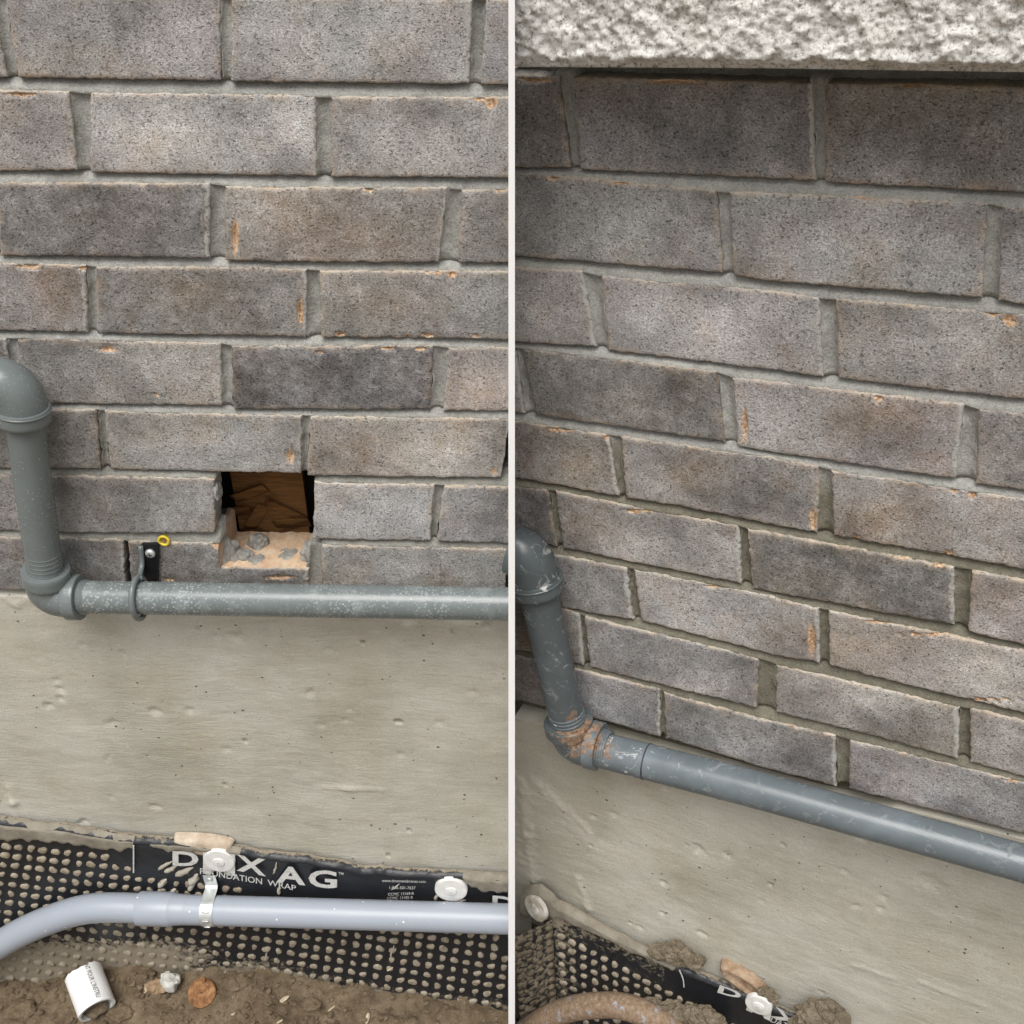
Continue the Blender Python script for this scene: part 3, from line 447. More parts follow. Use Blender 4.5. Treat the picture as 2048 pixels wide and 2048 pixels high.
# ------------------------------------------------------------------ concrete foundations
def foundation(side, wall, top, bot, x0, x1, label, gouges, ridges):
    a0 = wall.loc(wall.pt(float(x0), 1300.))[0]; a1 = wall.loc(wall.pt(float(x1), 1500.))[0]
    if side == 'L': a1 = float(wall.loc(np.array([-.001, 1.2, 0]))[0])
    else: a0 = float(wall.loc(np.array([.001, 1.235, 0]))[0])
    xs = np.linspace(x0 - 200, x1 + 200, 200); tp = wall.loc(wall.pt(xs, interp(top, xs), -.006)); bz = -.45
    A = np.linspace(a0, a1, int((a1 - a0) / .0035)); T = np.linspace(0, 1, 300); zt = np.interp(A, tp[:, 0], tp[:, 1])
    AA = np.repeat(A[:, None], len(T), 1); BB = zt[:, None] * (1 - T) + bz * T
    w = -.006 + fbm(AA * 9, BB * 22, 4, 3) * .0018 + fbm(AA * 3, BB * 3, 8, 2) * .004 + fbm(AA * 40 + fbm(AA * 4, BB * 4, 2, 2) * 4, BB * 120, 14, 2) * .0005
    sl = np.zeros_like(w)
    for (gx, gy, rx, ry, d) in gouges:
        g = wall.loc(wall.pt(float(gx), float(gy), .006)); sc = .00075
        q = ((AA - g[0]) / (rx * sc)) ** 2 + ((BB - g[1]) / (ry * sc)) ** 2; q = q * (1 + fbm(AA * 130, BB * 130, 3, 2) * 1.5); w += .8 * d * np.exp(-np.maximum(q, 0) ** 2.6); sl = np.maximum(sl, .3 * np.exp(-q * .5) * (d < 0))
    for (pts, wd, h) in ridges:
        pp = [wall.loc(wall.pt(float(x), float(y), .006)) for x, y in pts]
        for p, q in zip(pp[:-1], pp[1:]):
            d = (q - p)[:2]; L2 = d @ d; t = np.clip(((AA - p[0]) * d[0] + (BB - p[1]) * d[1]) / L2, 0, 1); dd = np.hypot(AA - p[0] - t * d[0], BB - p[1] - t * d[1]); dd = dd * (1 + fbm(AA * 90, BB * 90, 6, 2))
            k = np.exp(-(dd / wd) ** 2); w += .6 * h * k * (.6 + 1.2 * np.abs(fbm(AA * 70, BB * 70, 5, 2))); sl = np.maximum(sl, k * .8)
    V = wall.wld(AA, BB, w); F = gridF(len(A), len(T))[:, ::-1]; n = len(A) * len(T); idx = np.arange(n).reshape(len(A), len(T))
    back = wall.wld(A, zt + .0, np.full(len(A), -.1)); V = np.concatenate([V.reshape(-1, 3), back]); B = np.arange(n, n + len(A)); F = np.concatenate([F, np.stack([idx[:-1, 0], idx[1:, 0], B[1:], B[:-1]], 1)])
    build('foundation_wall', V, F[:, ::-1], CONC, smooth=True, attrs=dict(slurry=np.concatenate([sl.ravel(), np.zeros(len(A))])), label=label, cat='foundation')
LBOT = [(x, y + 11) for x, y in LC[9]['b']]; RBOT = [(x, float(interp(RC[8]['b'], x)) + (36 if x < 1790 else 12)) for x in list(range(1000, 1800, 50)) + [1795, 1815, 1900, 2000, 2100, 2400, 3100]]
rg = random.Random(3)
gl = [(303, 1433, 12, 12, -.005), (374, 1431, 9, 7, -.004), (114, 1388, 8, 7, -.004), (117, 1407, 8, 7, -.004), (107, 1371, 8, 6, -.003), (90, 1421, 10, 6, -.004), (238, 1316, 5, 7, -.004), (218, 1457, 8, 7, -.003), (160, 1300, 6, 5, -.003), (306, 1624, 13, 6, -.005), (163, 1655, 9, 7, -.005), (217, 1605, 5, 5, -.003), (470, 1283, 12, 9, -.004), (428, 1282, 9, 6, -.003), (447, 1510, 8, 4, -.003), (652, 1309, 10, 6, -.003), (617, 1395, 9, 6, -.004), (697, 1428, 6, 6, -.003), (638, 1461, 8, 5, -.003), (690, 1452, 8, 5, -.003), (860, 1300, 8, 5, -.003), (975, 1263, 5, 7, -.005), (940, 1395, 10, 6, -.003), (875, 1457, 9, 6, -.003), (815, 1250, 18, 12, -.005), (930, 1250, 30, 8, -.004), (720, 1590, 45, 4, .003), (800, 1520, 6, 6, -.003), (212, 1524, 7, 5, -.003)]
gr = [(1180, 1668 - 25, 9, 6, -.004), (1223, 1640, 8, 6, -.004), (1392, 1710, 11, 10, -.005), (1450, 1722, 9, 8, -.004), (1323, 1777, 6, 6, -.005), (1320, 1836, 5, 6, -.004), (1400, 1877, 11, 6, -.005), (1325, 1587, 5, 7, -.004), (1275, 1865, 7, 5, -.004), (1683, 1757, 9, 5, -.004), (1757, 1832, 7, 5, -.004), (1706, 1827, 8, 5, -.003), (1766, 1812, 6, 8, -.003), (1720, 1690, 12, 8, -.004), (1860, 1780, 30, 14, -.003), (1520, 1815, 6, 5, -.003), (1640, 2000, 8, 6, -.003)]
foundation('L', WL, LBOT, None, -900, 1016, 'bare trowelled concrete foundation under the wall with the square hole', gl, [([(14, 1585), (22, 1615), (30, 1650)], .006, .004), ([(0, 1206), (25, 1218), (60, 1206), (80, 1214)], .005, .003), ([(640, 1586), (700, 1588)], .004, .003)])
foundation('R', WR, RBOT, None, 1020, 2900, 'pale concrete foundation sloping away under the scuffed pipe', gr, [([(1038, 1570), (1048, 1680), (1062, 1770)], .010, .006), ([(1070, 1580), (1180, 1700)], .012, .003), ([(1090, 1590), (1170, 1670)], .008, .003), ([(1150, 1765), (1172, 1830)], .006, .005), ([(1700, 1943), (1780, 1970)], .004, .003), ([(1835, 1978), (1920, 2012)], .003, .003)])

# ------------------------------------------------------------------ stone sill over the right wall
def sill():
    face = .085; xs = np.linspace(1029.5, 2900, 440); low = interp([(1029, 126), (1535, 130), (2048, 138)], xs); ts = np.linspace(0, 1, 95)
    X = np.repeat(xs[:, None], len(ts), 1); Y = low[:, None] - ts * 330; P = WR.loc(WR.pt(X, Y, face)); a, b = P[..., 0], P[..., 1]
    edge = np.clip(ts / .05, 0, 1)[None]
    w = face + edge * (.008 + fbm(a * 34, b * 34, 31, 5) * .008 + fbm(a * 5, b * 5, 32, 2) * .012) + fbm(a * 130, b * 130, 33, 3) * .006
    b = b + fbm(a * 60, b * 60, 37, 2) * .0025
    V = WR.wld(a, b, w); n = V[..., 0].size; idx = np.arange(n).reshape(len(xs), len(ts)); F = [gridF(len(xs), len(ts))[:, ::-1]]
    d1 = interp([(1029, 134), (1535, 137), (2048, 145)], xs); c = WR.loc(WR.pt(xs, d1, face)); R1 = WR.wld(a[:, 0], c[:, 1], np.full(len(xs), face - .001)); R2 = WR.wld(a[:, 0], c[:, 1], np.full(len(xs), -.085)); R3 = WR.wld(a[:, -1], b[:, -1], np.full(len(xs), -.085))
    i1, i2, i3 = (np.arange(n + k * len(xs), n + (k + 1) * len(xs)) for k in range(3))
    q = lambda A, B: np.stack([A[:-1], A[1:], B[1:], B[:-1]], 1)
    F += [q(idx[:, 0], i1), q(i1, i2), q(i2, i3)]
    build('stone_sill', np.concatenate([V.reshape(-1, 3), R1, R2, R3]), np.concatenate(F)[:, ::-1], STONE, smooth=False, label='pale rock-faced stone sill jutting out at the top right', cat='sill')
sill()
# dark bed joint under the sill
xs = np.linspace(XR_START, 2900, 120); V, F = strip(WR, np.stack([xs, interp(RC[0]['t'], xs) - 30], 1), np.stack([xs, interp(RC[0]['t'], xs)], 1), 91, .006, .034); build('bedding_mortar', V, F, MORTAR, RR, smooth=True)

# ------------------------------------------------------------------ added white panel where the two walls meet
def border():  # white fin added to mark the border between two separate views
    yf, yb = 1.085, 1.42; cx = (1023.3 - 1024) / FPX; V = []
    for z in (2.25, -.5):
        d = yf * CP + (CAMZ - z) * SP; h = 6.5 / FPX * d; x = cx * d
        V += [(x - h, yf, z), (x + h, yf, z), (x + h, yb, z), (x - h, yb, z)]
    build('border_divider', V, [(0, 1, 2, 3), (7, 6, 5, 4), (0, 4, 5, 1), (1, 5, 6, 2), (2, 6, 7, 3), (3, 7, 4, 0)], WHITE, label='added upright white panel dividing the two brick walls', cat='border')
border()

# ------------------------------------------------------------------ painted pipes
def ptube(name, wall, pts, w, r, mat, root, n=10, seg=32, attrs=None, straight=False, wob=0, wfun=None):
    P = np.array([wall.pt(float(x), float(y), (wfun(i) if wfun else w)) for i, (x, y) in enumerate(pts)])
    C = P if straight else catmull(P, n)
    rf = r if callable(r) else None
    if straight: C = np.concatenate([np.linspace(C[i], C[i + 1], 24, endpoint=(i == len(C) - 2)) for i in range(len(C) - 1)])
    V, F = sweep(C, rf(C) if rf else r, seg, True, wob); at = {k: f(V) for k, f in (attrs or {}).items()}
    o = build(name, V, F, mat, root, attrs=at); smooth_by_angle(o, 60); return o, C
def collar(name, p, t, r, l, mat, root, bead=.0, attrs=None):    # a banded fitting end
    t = t / np.linalg.norm(t); prof = [(-.5, .86), (-.5, .97), (-.42, 1.), (-.1, 1. + bead * .3), (.25, 1.), (.42, 1. + bead), (.5, .97 + bead), (.5, .8)]
    V, F = sweep([p + t * l * (k + j * 1e-5) for j, (k, _) in enumerate(prof)], [r * q for _, q in prof], 32); return build(name, V, F, mat, root, smooth=False, attrs={k: f(V) for k, f in (attrs or {}).items()})
def threads(p, t, r, l, n, mat, root, attrs=None):
    t = t / np.linalg.norm(t); k = np.arange(n * 2 + 1); V, F = sweep([p + t * l * i / (2 * n) for i in k], [r * (1.035 if i % 2 else .985) for i in k], 30); return build('thread', V, F, mat, root, attrs={k_: f(V) for k_, f in (attrs or {}).items()})
def smooth_by_angle(o, a=35):
    me = o.data; me.polygons.foreach_set('use_smooth', [True] * len(me.polygons)); me.set_sharp_from_angle(angle=math.radians(a))
one = lambda V: np.ones(len(V)); zero = lambda V: np.zeros(len(V))
W0 = .046
GP = empty('gas_pipe', WL.pt(90., 1200., W0), 'clean grey painted pipe with two elbows, running below the square hole', 'pipe')
at = dict(spots=lambda V: np.full(len(V), .15)); at2 = dict(spots=one)
e1, _ = ptube('elbow', WL, [(-70, 762), (-30, 762), (-8, 763), (14, 770), (31, 785), (41, 806), (46, 832)], W0, .0300, PAINT, GP, 8, attrs=at)
ptube('pipe_run', WL, [(-850, 749), (-60, 762)], W0, .0228, PAINT, GP, straight=True, attrs=at)
pv, _ = ptube('riser', WL, [(45, 815), (49.5, 846), (89, 1130), (92, 1150)], W0, .0231, PAINT, GP, straight=True, attrs=at)
vd = WL.pt(89., 1130., W0) - WL.pt(49.5, 846., W0)
smooth_by_angle(collar('collar', WL.pt(46., 826., W0), vd, .0325, .020, PAINT, GP, -.0, at))
V, F = sweep([WL.pt(44.8, 816., W0) + vd / np.linalg.norm(vd) * .0022 * math.sin(a) for a in np.linspace(0, 1, 3)], .0336, 32); build('bead', V, F, PAINT, GP, smooth=True, attrs=dict(spots=np.zeros(len(V))))
threads(WL.pt(85., 1100., W0), vd, .0228, .034, 5, PAINT, GP, at)
e2, _ = ptube('elbow', WL, [(91.5, 1148), (93, 1162), (99, 1177), (111, 1187), (127, 1192), (146, 1193)], W0, .0287, PAINT, GP, 8, attrs=at)
smooth_by_angle(collar('collar', WL.pt(92.5, 1150., W0), vd, .0318, .020, PAINT, GP, 0, at))
hd = WL.pt(1015., 1208., W0) - WL.pt(172., 1194., W0)
smooth_by_angle(collar('collar', WL.pt(150., 1194., W0), hd, .0318, .018, PAINT, GP, 0, at)); threads(WL.pt(158., 1194., W0), hd, .0232, .014, 4, PAINT, GP, at)
ptube('pipe_run', WL, [(150, 1193.6), (172, 1194), (1021, 1208)], W0, .0226, PAINT, GP, straight=True, attrs=at2)
def emboss(cx, cy, r, root):                                    # cast mark on the elbow: ring with bars
    n = 24; c = WL.pt(float(cx), float(cy), W0); d = np.array([0, 0, CAMZ]) - c; d /= np.linalg.norm(d); s_ = np.cross([0, 0, 1.], d); s_ /= np.linalg.norm(s_); u = np.cross(d, s_); c = c + d * .0285
    P = [c + r * (math.cos(a) * s_ + math.sin(a) * u) for a in np.linspace(0, 2 * np.pi, n + 1)]; parts = [sweep(P, .0007, 6, False)]
    for (a, b, p, q) in ((-.4, -.5, -.4, .3), (-.4, -.5, 0, -.5), (0, -.5, 0, .3), (.25, .5, .25, -.4), (.25, -.4, .55, -.4), (-1.7, .4, -1.3, .5), (-1.7, .4, -1.7, -.2), (-1.7, -.2, -1.3, -.3), (1.3, .4, 1.3, -.3), (1.3, -.3, 1.7, -.3), (1.7, -.3, 1.7, .4)):
        parts.append(sweep([c + r * (a * s_ + b * u), c + r * (p * s_ + q * u)], .0006, 6))
    V, F = merge(parts); build('cast_mark', V, F, PAINT, root, smooth=True, attrs=dict(spots=np.zeros(len(V))))
emboss(24, 805, .0062, GP); emboss(8, 778, .0075, GP)
# hanger of the left pipe
HG = empty('pipe_hanger', WL.pt(300., 1150., 0.), 'black bracket and grey ring holding the clean pipe to the bricks', 'bracket')
p0, p1, p2, p3 = (WL.pt(float(x), float(y), .002) for x, y in ((283, 1088), (317, 1088), (316, 1195), (282, 1195)))
q0 = WL.loc(np.array([p0, p1, p2, p3])); Vb = [WL.wld(k[0], k[1], .004) for k in q0] + [WL.wld(k[0], k[1], -.003) for k in q0]
build('plate', np.array(Vb), [(3, 2, 1, 0), (4, 5, 6, 7), (0, 1, 5, 4), (1, 2, 6, 5), (2, 3, 7, 6), (3, 0, 4, 7)], BLACKM, HG)
sc = WL.pt(301., 1106., .004); V, F = sweep([sc, sc + WL.n * .001, sc + WL.n * .003, sc + WL.n * .0044, sc + WL.n * .005], [.0068, .0072, .0064, .0042, .0012], 20); hd_ = build('screw', V, F, ZINC, HG, smooth=True)
V, F = merge([boxvf(sc + WL.n * .0046 - WL.u * .0034 - np.array([0, 0, .0006]), WL.u * .0068, [0, 0, .0012], WL.n * .0008), boxvf(sc + WL.n * .0046 - WL.u * .0006 - np.array([0, 0, .0034]), WL.u * .0012, [0, 0, .0068], WL.n * .0009)]); build('cross_slot', V, F, INK, hd_)
rc = WL.pt(279., 1196., W0); hu = hd / np.linalg.norm(hd); rx = np.cross(hu, [0, 0, 1.]); rx /= np.linalg.norm(rx); rz = np.cross(rx, hu)
ringP = [rc + .0262 * (math.cos(a) * rx + math.sin(a) * rz * 1.12) for a in np.linspace(0, 2 * np.pi, 41)]; V, F = sweep(ringP, .0042, 10, False); build('ring', V, F, PAINT, HG, smooth=True, attrs=dict(spots=np.zeros(len(V))))
V, F = sweep(catmull([WL.pt(281., 1092., .006), WL.pt(284., 1125., .008), WL.pt(281., 1145., .02), WL.pt(280., 1158., .038)], 6), .0036, 10); build('neck', V, F, PAINT, HG, smooth=True, attrs=dict(spots=np.zeros(len(V))))
# little yellow anchor
ac = WL.pt(329., 1079., -.004); AN = empty('wall_anchor', ac, 'small yellow anchor pushed into the joint above the bracket', 'anchor')
ring = [ac + WL.n * .003 + .0068 * (math.cos(a) * WL.u + math.sin(a) * np.array([0, 0, 1.])) for a in np.linspace(0, 2 * np.pi, 25)]; V, F = sweep(ring, .0019, 10, False, .3); build('collar', V, F, BRASS, AN, smooth=True)
V, F = sweep([ac - WL.n * .012, ac + WL.n * .0005, ac + WL.n * .001], [.0058, .0058, .003], 16); build('sleeve', V, F, BRASS, AN)
V, F = sweep([ac + WL.n * .0012, ac + WL.n * .0032], [.0026, .0024], 10); build('pin', V, F, RUST, AN)

GQ = empty('gas_pipe', WR.pt(1140., 1480., W0), 'scuffed grey pipe with rusty elbow under the unbroken brick wall', 'pipe')
def rustat(c, r, amp=1.): 
    c = np.array(c); return lambda V: amp * np.exp(-((np.linalg.norm(V - c, axis=1) / r) ** 2))
ec = WR.pt(1165., 1470., W0 + .02); wa = dict(scuff=lambda V: np.full(len(V), .25), rust=rustat(ec, .045, .72))
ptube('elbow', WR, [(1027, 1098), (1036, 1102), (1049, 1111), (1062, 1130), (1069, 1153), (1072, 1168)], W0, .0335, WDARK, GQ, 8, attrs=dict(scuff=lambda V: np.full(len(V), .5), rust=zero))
vq = WR.pt(1134., 1435., W0) - WR.pt(1077., 1188., W0); vq /= np.linalg.norm(vq)
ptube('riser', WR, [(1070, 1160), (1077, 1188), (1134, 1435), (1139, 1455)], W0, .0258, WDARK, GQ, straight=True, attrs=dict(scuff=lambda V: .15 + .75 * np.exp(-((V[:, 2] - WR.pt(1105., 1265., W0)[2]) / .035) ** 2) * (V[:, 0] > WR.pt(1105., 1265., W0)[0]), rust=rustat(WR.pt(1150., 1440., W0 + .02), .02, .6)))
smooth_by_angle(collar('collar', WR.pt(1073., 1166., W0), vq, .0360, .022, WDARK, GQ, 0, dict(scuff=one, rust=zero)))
V, F = sweep([WR.pt(1071., 1158., W0) + vq * .002 * a for a in (0, .5, 1)], .0372, 32); build('bead', V, F, WORN, GQ, smooth=True, attrs=dict(scuff=np.ones(len(V)), rust=np.zeros(len(V))))
threads(WR.pt(1131., 1420., W0), vq, .0256, .024, 4, WORN, GQ, dict(scuff=one, rust=zero))
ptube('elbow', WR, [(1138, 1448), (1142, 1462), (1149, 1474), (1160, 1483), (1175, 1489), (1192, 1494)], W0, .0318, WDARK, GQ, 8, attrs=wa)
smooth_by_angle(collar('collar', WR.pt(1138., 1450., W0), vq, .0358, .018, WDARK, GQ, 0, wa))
hq = WR.pt(2048., 1725., W0) - WR.pt(1297., 1519., W0); hq /= np.linalg.norm(hq)
smooth_by_angle(collar('collar', WR.pt(1190., 1491., W0), hq, .0352, .018, WORN, GQ, 0, wa)); threads(WR.pt(1199., 1493., W0), hq, .0262, .014, 4, WORN, GQ, wa)
xj = 1294.
def hp(x): return (x, 1586 + .2755 * (x - 1536) + (6 - .02 * (x - 1200) if x < 1500 else 0))
o_, C = ptube('pipe_run', WR, [hp(1195), hp(1240), hp(xj), hp(xj + 1.2)], W0, .0256, WORN, GQ, straight=True, attrs=dict(scuff=one, rust=rustat(WR.pt(1205., 1480., W0 + .02), .026, 1.)))
ptube('pipe_run', WR, [hp(xj + 1.), hp(1500), hp(1800), hp(2048), hp(2860)], W0, lambda C: np.interp(C[:, 0], [.15, .62], [.0258, .0236]), WORN, GQ, straight=True, attrs=dict(scuff=lambda V: np.clip(.9 - (np.linalg.norm(V - WR.pt(1320., 1520., W0), axis=1) / .12), .12, .9), rust=zero))
V, F = sweep([WR.pt(*map(float, hp(xj - 1.)), W0), WR.pt(*map(float, hp(xj + 1.5)), W0)], [.0261, .0261], 32); build('joint_line', V, F, INK, GQ)

# ------------------------------------------------------------------ dimpled foundation membranes
MW = .016
def membrane(side, wall, top, x0, x1, ybot, label, mudf, dim, parent_extra=None):
    xs = np.arange(x0, x1 + .1, 5.); ts = np.linspace(0, 1, 70); X = np.repeat(xs[:, None], len(ts), 1); yt = interp(top, xs) + fbm(xs / 40, xs * 0, 5, 3) * 5
    Y = yt[:, None] + (np.maximum(ybot, yt + 150)[:, None] - yt[:, None]) * ts; P = wall.loc(wall.pt(X, Y, MW)); a, b = P[..., 0], P[..., 1]
    w = MW + fbm(a * 6, b * 6, 7, 2) * .002 - .002 + .004 * np.exp(-ts / .02)[None]
    V = wall.wld(a, b, w); n = X.size; idx = np.arange(n).reshape(X.shape); F = gridF(*X.shape)[:, ::-1]
    lip = wall.wld(a[:, 0], b[:, 0] + .001, np.full(len(xs), .001)); B = np.arange(n, n + len(xs)); F = np.concatenate([F, np.stack([idx[:-1, 0], idx[1:, 0], B[1:], B[:-1]], 1)])
    root = build('foundation_membrane', np.concatenate([V.reshape(-1, 3), lip]), F[:, ::-1], MEMB, smooth=True, attrs=dict(mud=np.concatenate([mudf(X, Y).ravel(), np.full(len(xs), .8)])), label=label, cat='membrane')
    parts = []; k = 0
    for (cx, cy, r) in dim:
        if not (x0 + 6 < cx < x1 - 6): continue
        c = wall.loc(wall.pt(float(cx), float(cy), MW)); k += 1; m = 12; rr = random.Random(k)
        if mudf(np.array(float(cx)), np.array(float(cy))) < -.9: continue
        ang = np.linspace(0, 2 * np.pi, m, endpoint=False); ph = rr.random() * 9; jit = 1 + .18 * np.sin(2 * ang + ph) + .10 * np.sin(3 * ang - ph); rr_ = r * rr.uniform(.78, 1.14)
        Vd = []
        for (f, h) in ((1.10, -.003), (1.0, .0012), (.72, .0022)): Vd.append(wall.wld(c[0] + f * rr_ * jit * np.cos(ang), c[1] + f * rr_ * jit * np.sin(ang), np.full(m, MW + h)))
        Vd.append(wall.wld(np.array([c[0]]), np.array([c[1]]), np.array([MW + .0016]))); Fd = []
        for q in range(2): Fd += [(q * m + i, q * m + (i + 1) % m, (q + 1) * m + (i + 1) % m, (q + 1) * m + i) for i in range(m)]
        Fd += [(2 * m + i, 2 * m + (i + 1) % m, 3 * m) for i in range(m)]; parts.append((np.concatenate(Vd), Fd))
    V, F = merge(parts); build('mud_filled_dimples', V, F, DIMPLE, root, smooth=True, kind='stuff')
    return root
LT = [(-900, 1604), (-420, 1634), (0, 1649), (132, 1663), (233, 1680), (360, 1690), (511, 1711), (671, 1731), (737, 1747), (1015, 1761)]
RT = [(1060, 1790), (1085, 1790), (1110, 1812), (1150, 1832), (1200, 1863), (1250, 1888), (1330, 1930), (1430, 1972), (1520, 2010), (1640, 2062), (2400, 2400)]
def mudL(x, y):
    low = np.clip((y - 1850) / 60, 0, 1) * np.clip((540 - x) / 220, 0, 1) * 1.0; left = np.clip((180 - x) / 260, 0, 1) * .34; bot = np.clip((y - interp(LCON, x) + 46) / 50, 0, 1) * .8
    return -.08 + np.maximum(np.maximum(low, left), bot) + .35 * np.exp(-(((x - 380) / 70) ** 2 + ((y - 1750) / 30) ** 2)) - .1 * np.clip((x - 500) / 200, 0, 1)
def dimL():
    out = []
    for i in range(-58, 46):
        for j in range(-8, 13):
            x = 525 + 24.7 * i - 2.9 * j; y = 1785 + (3.9 * i if i > 0 else 2.6 * i) + 18.4 * j + .25 * j * j * .0
            t = float(interp(LT, x)); 
            if y < t + 44 + (26 if x > 270 else 0) and not (x < 270 and y > t + 38): continue
            if 270 < x < 1017 and y < t + 78 and x > 480: continue
            if y > float(interp(LCON, x)) + 12: continue
            out.append((x + random.uniform(-1, 1), y + random.uniform(-.8, .8), .0062))
    return out
ML = membrane('L', WL, LT, -900, 1016, 2110, 'black dimpled drainage membrane with white lettering behind the blue-grey conduit', mudL, dimL())
def mudR(x, y): return -.12 + .30 * (x < 1345) + .38 * np.exp(-((y - interp(RT, x)) / 30) ** 2) * (x < 1330) + .3 * np.clip((1180 - x) / 60, 0, 1)
def dimR():
    out = []
    for i in range(-3, 26):
        for j in range(0, 12):
            x = 1122 + 21.5 * i + .8 * j; y = 1874 + 11.3 * i + 18.6 * j
            if x < 1112 or y < float(interp(RT, x)) + (34 if x < 1340 else 44): continue
            out.append((x + random.uniform(-1, 1), y + random.uniform(-.8, .8), .0060))
    return out
MR = membrane('R', WR, RT, 1062, 2300, 2130, 'black dimpled membrane below the pale concrete, curving down to the right', mudR, dimR())
# the membrane turns the inside corner at the divider
def fold():
    f0, f1 = WR.pt(1104., 1838., MW), WR.pt(1118., 2120., MW); rr_ = ray(1029., 1866.); e_ = np.array([0, 0, CAMZ]) + rr_ * ((f0[2] - CAMZ) / rr_[2]); d = e_ - f0; L_ = np.linalg.norm(d) * 1.03; d /= np.linalg.norm(d); nb = np.cross(f1 - f0, d); nb /= np.linalg.norm(nb)
    nb = nb if nb[1] < 0 else -nb
    U = np.linspace(0, L_, 22); T = np.linspace(0, 1, 40); P = f0[None, None] + (f1 - f0) * T[None, :, None] + d * U[:, None, None] + nb * ((.001 + .004 * np.sin(U * 30))[:, None, None])
    keep = U; V = P.reshape(-1, 3); m = V[:, 0] < .003; V[m] = V[m]
    r = build('foundation_membrane', V, gridF(len(U), len(T)), MEMB, smooth=True, attrs=dict(mud=np.full(len(V), .5)), label='brown muddied membrane turning the inside corner beside the divider', cat='membrane'); parts = []
    H = np.linalg.norm(f1 - f0)
    for i in range(0, 16):
        for j in range(1, 20):
            c = f0 + d * (.008 + i * .0195) + (f1 - f0) / H * (j * .0205 - .004) + nb * .004
            e = (f1 - f0) / H; m_ = 10; ang = np.linspace(0, 2 * np.pi, m_, endpoint=False)
            if c[0] < .010 or j * .0205 > H: continue
            Vd = np.concatenate([c + .0075 * (np.cos(ang)[:, None] * d + np.sin(ang)[:, None] * e) - nb * .003, c + .0064 * (np.cos(ang)[:, None] * d + np.sin(ang)[:, None] * e) + nb * .001, (c + nb * .002)[None]])
            parts.append((Vd, [(k, (k + 1) % m_, m_ + (k + 1) % m_, m_ + k) for k in range(m_)] + [(m_ + k, m_ + (k + 1) % m_, 2 * m_) for k in range(m_)]))
    V, F = merge(parts); build('mud_filled_dimples', V, F, CLOD, r, smooth=True, kind='stuff')
fold()
# cement slurry smeared along the top edges of the membranes
def smear(wall, poly_t, poly_b, root, w, seed, mat=None):
    x0, x1 = poly_t[0][0], poly_t[-1][0]; xs = np.linspace(x0, x1, max(6, int((x1 - x0) / 4))); ts = np.linspace(0, 1, 8); s = (xs - x0) / (x1 - x0)
    yt = interp(poly_t, xs) + fbm(xs / 12, xs * 0, seed, 2) * 2; yb = interp(poly_b, xs) + fbm(xs / 14, xs * 0, seed + 1, 3) * 9; X = np.repeat(xs[:, None], 8, 1); Y = yt[:, None] + (yb - yt)[:, None] * ts
    P = wall.loc(wall.pt(X, Y, w)); ww = w + .0008 * np.sin(np.pi * np.clip(ts, .02, .98))[None] * np.minimum(1, np.minimum(s, 1 - s) * 12)[:, None] + fbm(P[..., 0] * 60, P[..., 1] * 60, seed, 2) * .0015
    ww[:, -1] = w - .004; ww[:, 0] = w - .012
    return build('cement_smear', wall.wld(P[..., 0], P[..., 1], ww), gridF(*X.shape), mat or SMEAR, root, smooth=True)
smear(WL, [(-900, 1602), (0, 1648), (132, 1662), (233, 1679), (266, 1684)], [(-900, 1640), (20, 1682), (150, 1692), (215, 1702), (240, 1703), (266, 1700)], ML, MW + .003, 3)
smear(WL, [(925, 1754), (1016, 1760)], [(925, 1758), (945, 1776), (975, 1790), (1016, 1793)], ML, MW + .003, 6)
smear(WL, [(300, 1688), (380, 1694), (480, 1706)], [(300, 1692), (350, 1704), (430, 1706), (480, 1710)], ML, MW + .003, 8)
smear(WR, [(1040, 1790), (1058, 1780), (1078, 1778), (1100, 1796), (1113, 1813), (1150, 1832), (1200, 1862), (1250, 1886), (1310, 1918), (1350, 1938)], [(1040, 1838), (1075, 1842), (1100, 1836), (1113, 1838), (1150, 1856), (1200, 1876), (1250, 1900), (1310, 1928), (1350, 1941)], MR, MW + .004, 12)
# lettering
def letters(wall, root, items, w):
    for s, q, off in items: text_on('lettering', s, q, wall, w, PRINT, root, off)
def lq(x0, x1, yt0, yt1, h0, h1, lean=0): return [(x0 + lean, yt0), (x1 + lean, yt1), (x1, yt1 + h1), (x0, yt0 + h0)]
letters(WL, ML, [('D', lq(345, 397, 1702, 1704, 29, 30), .03), ('M', lq(406, 470, 1705, 1709, 42, 43), .045), ('X', lq(473, 532, 1709, 1719, 32, 34), .03), ('A', lq(552, 611, 1731, 1736, 34, 35), .03), ('G', lq(617, 674, 1739, 1742, 35, 36), .03), ('TM', lq(677, 687, 1744, 1745, 5, 5), .02),
    ('FOUNDATION', lq(400, 524, 1736, 1757, 12, 12), .006), ('WRAP', lq(535, 592, 1759, 1771, 11, 11), .006),
    ('www.dmxmembranes.com', lq(764, 851, 1758, 1760, 6, 6), .0), ('1-866-501-7637', lq(779, 831, 1772, 1773, 6, 6), 0.), ('CCMC 13169-R', lq(776, 828, 1786, 1784, 5.5, 5.5), 0.), ('CCMC 13182-R', lq(774, 826, 1794, 1792, 5.5, 5.5), 0.), ('D', lq(985, 1030, 1791, 1794, 26, 28), .03)], MW + .0045)
V, F = boxvf(WL.pt(266., 1745., MW + .003), WL.pt(268.6, 1745., MW + .003) - WL.pt(266., 1745., MW + .003), WL.pt(266., 1690., MW + .003) - WL.pt(266., 1745., MW + .003), WL.n * .001); build('printed_line', V, F, PRINT, ML)
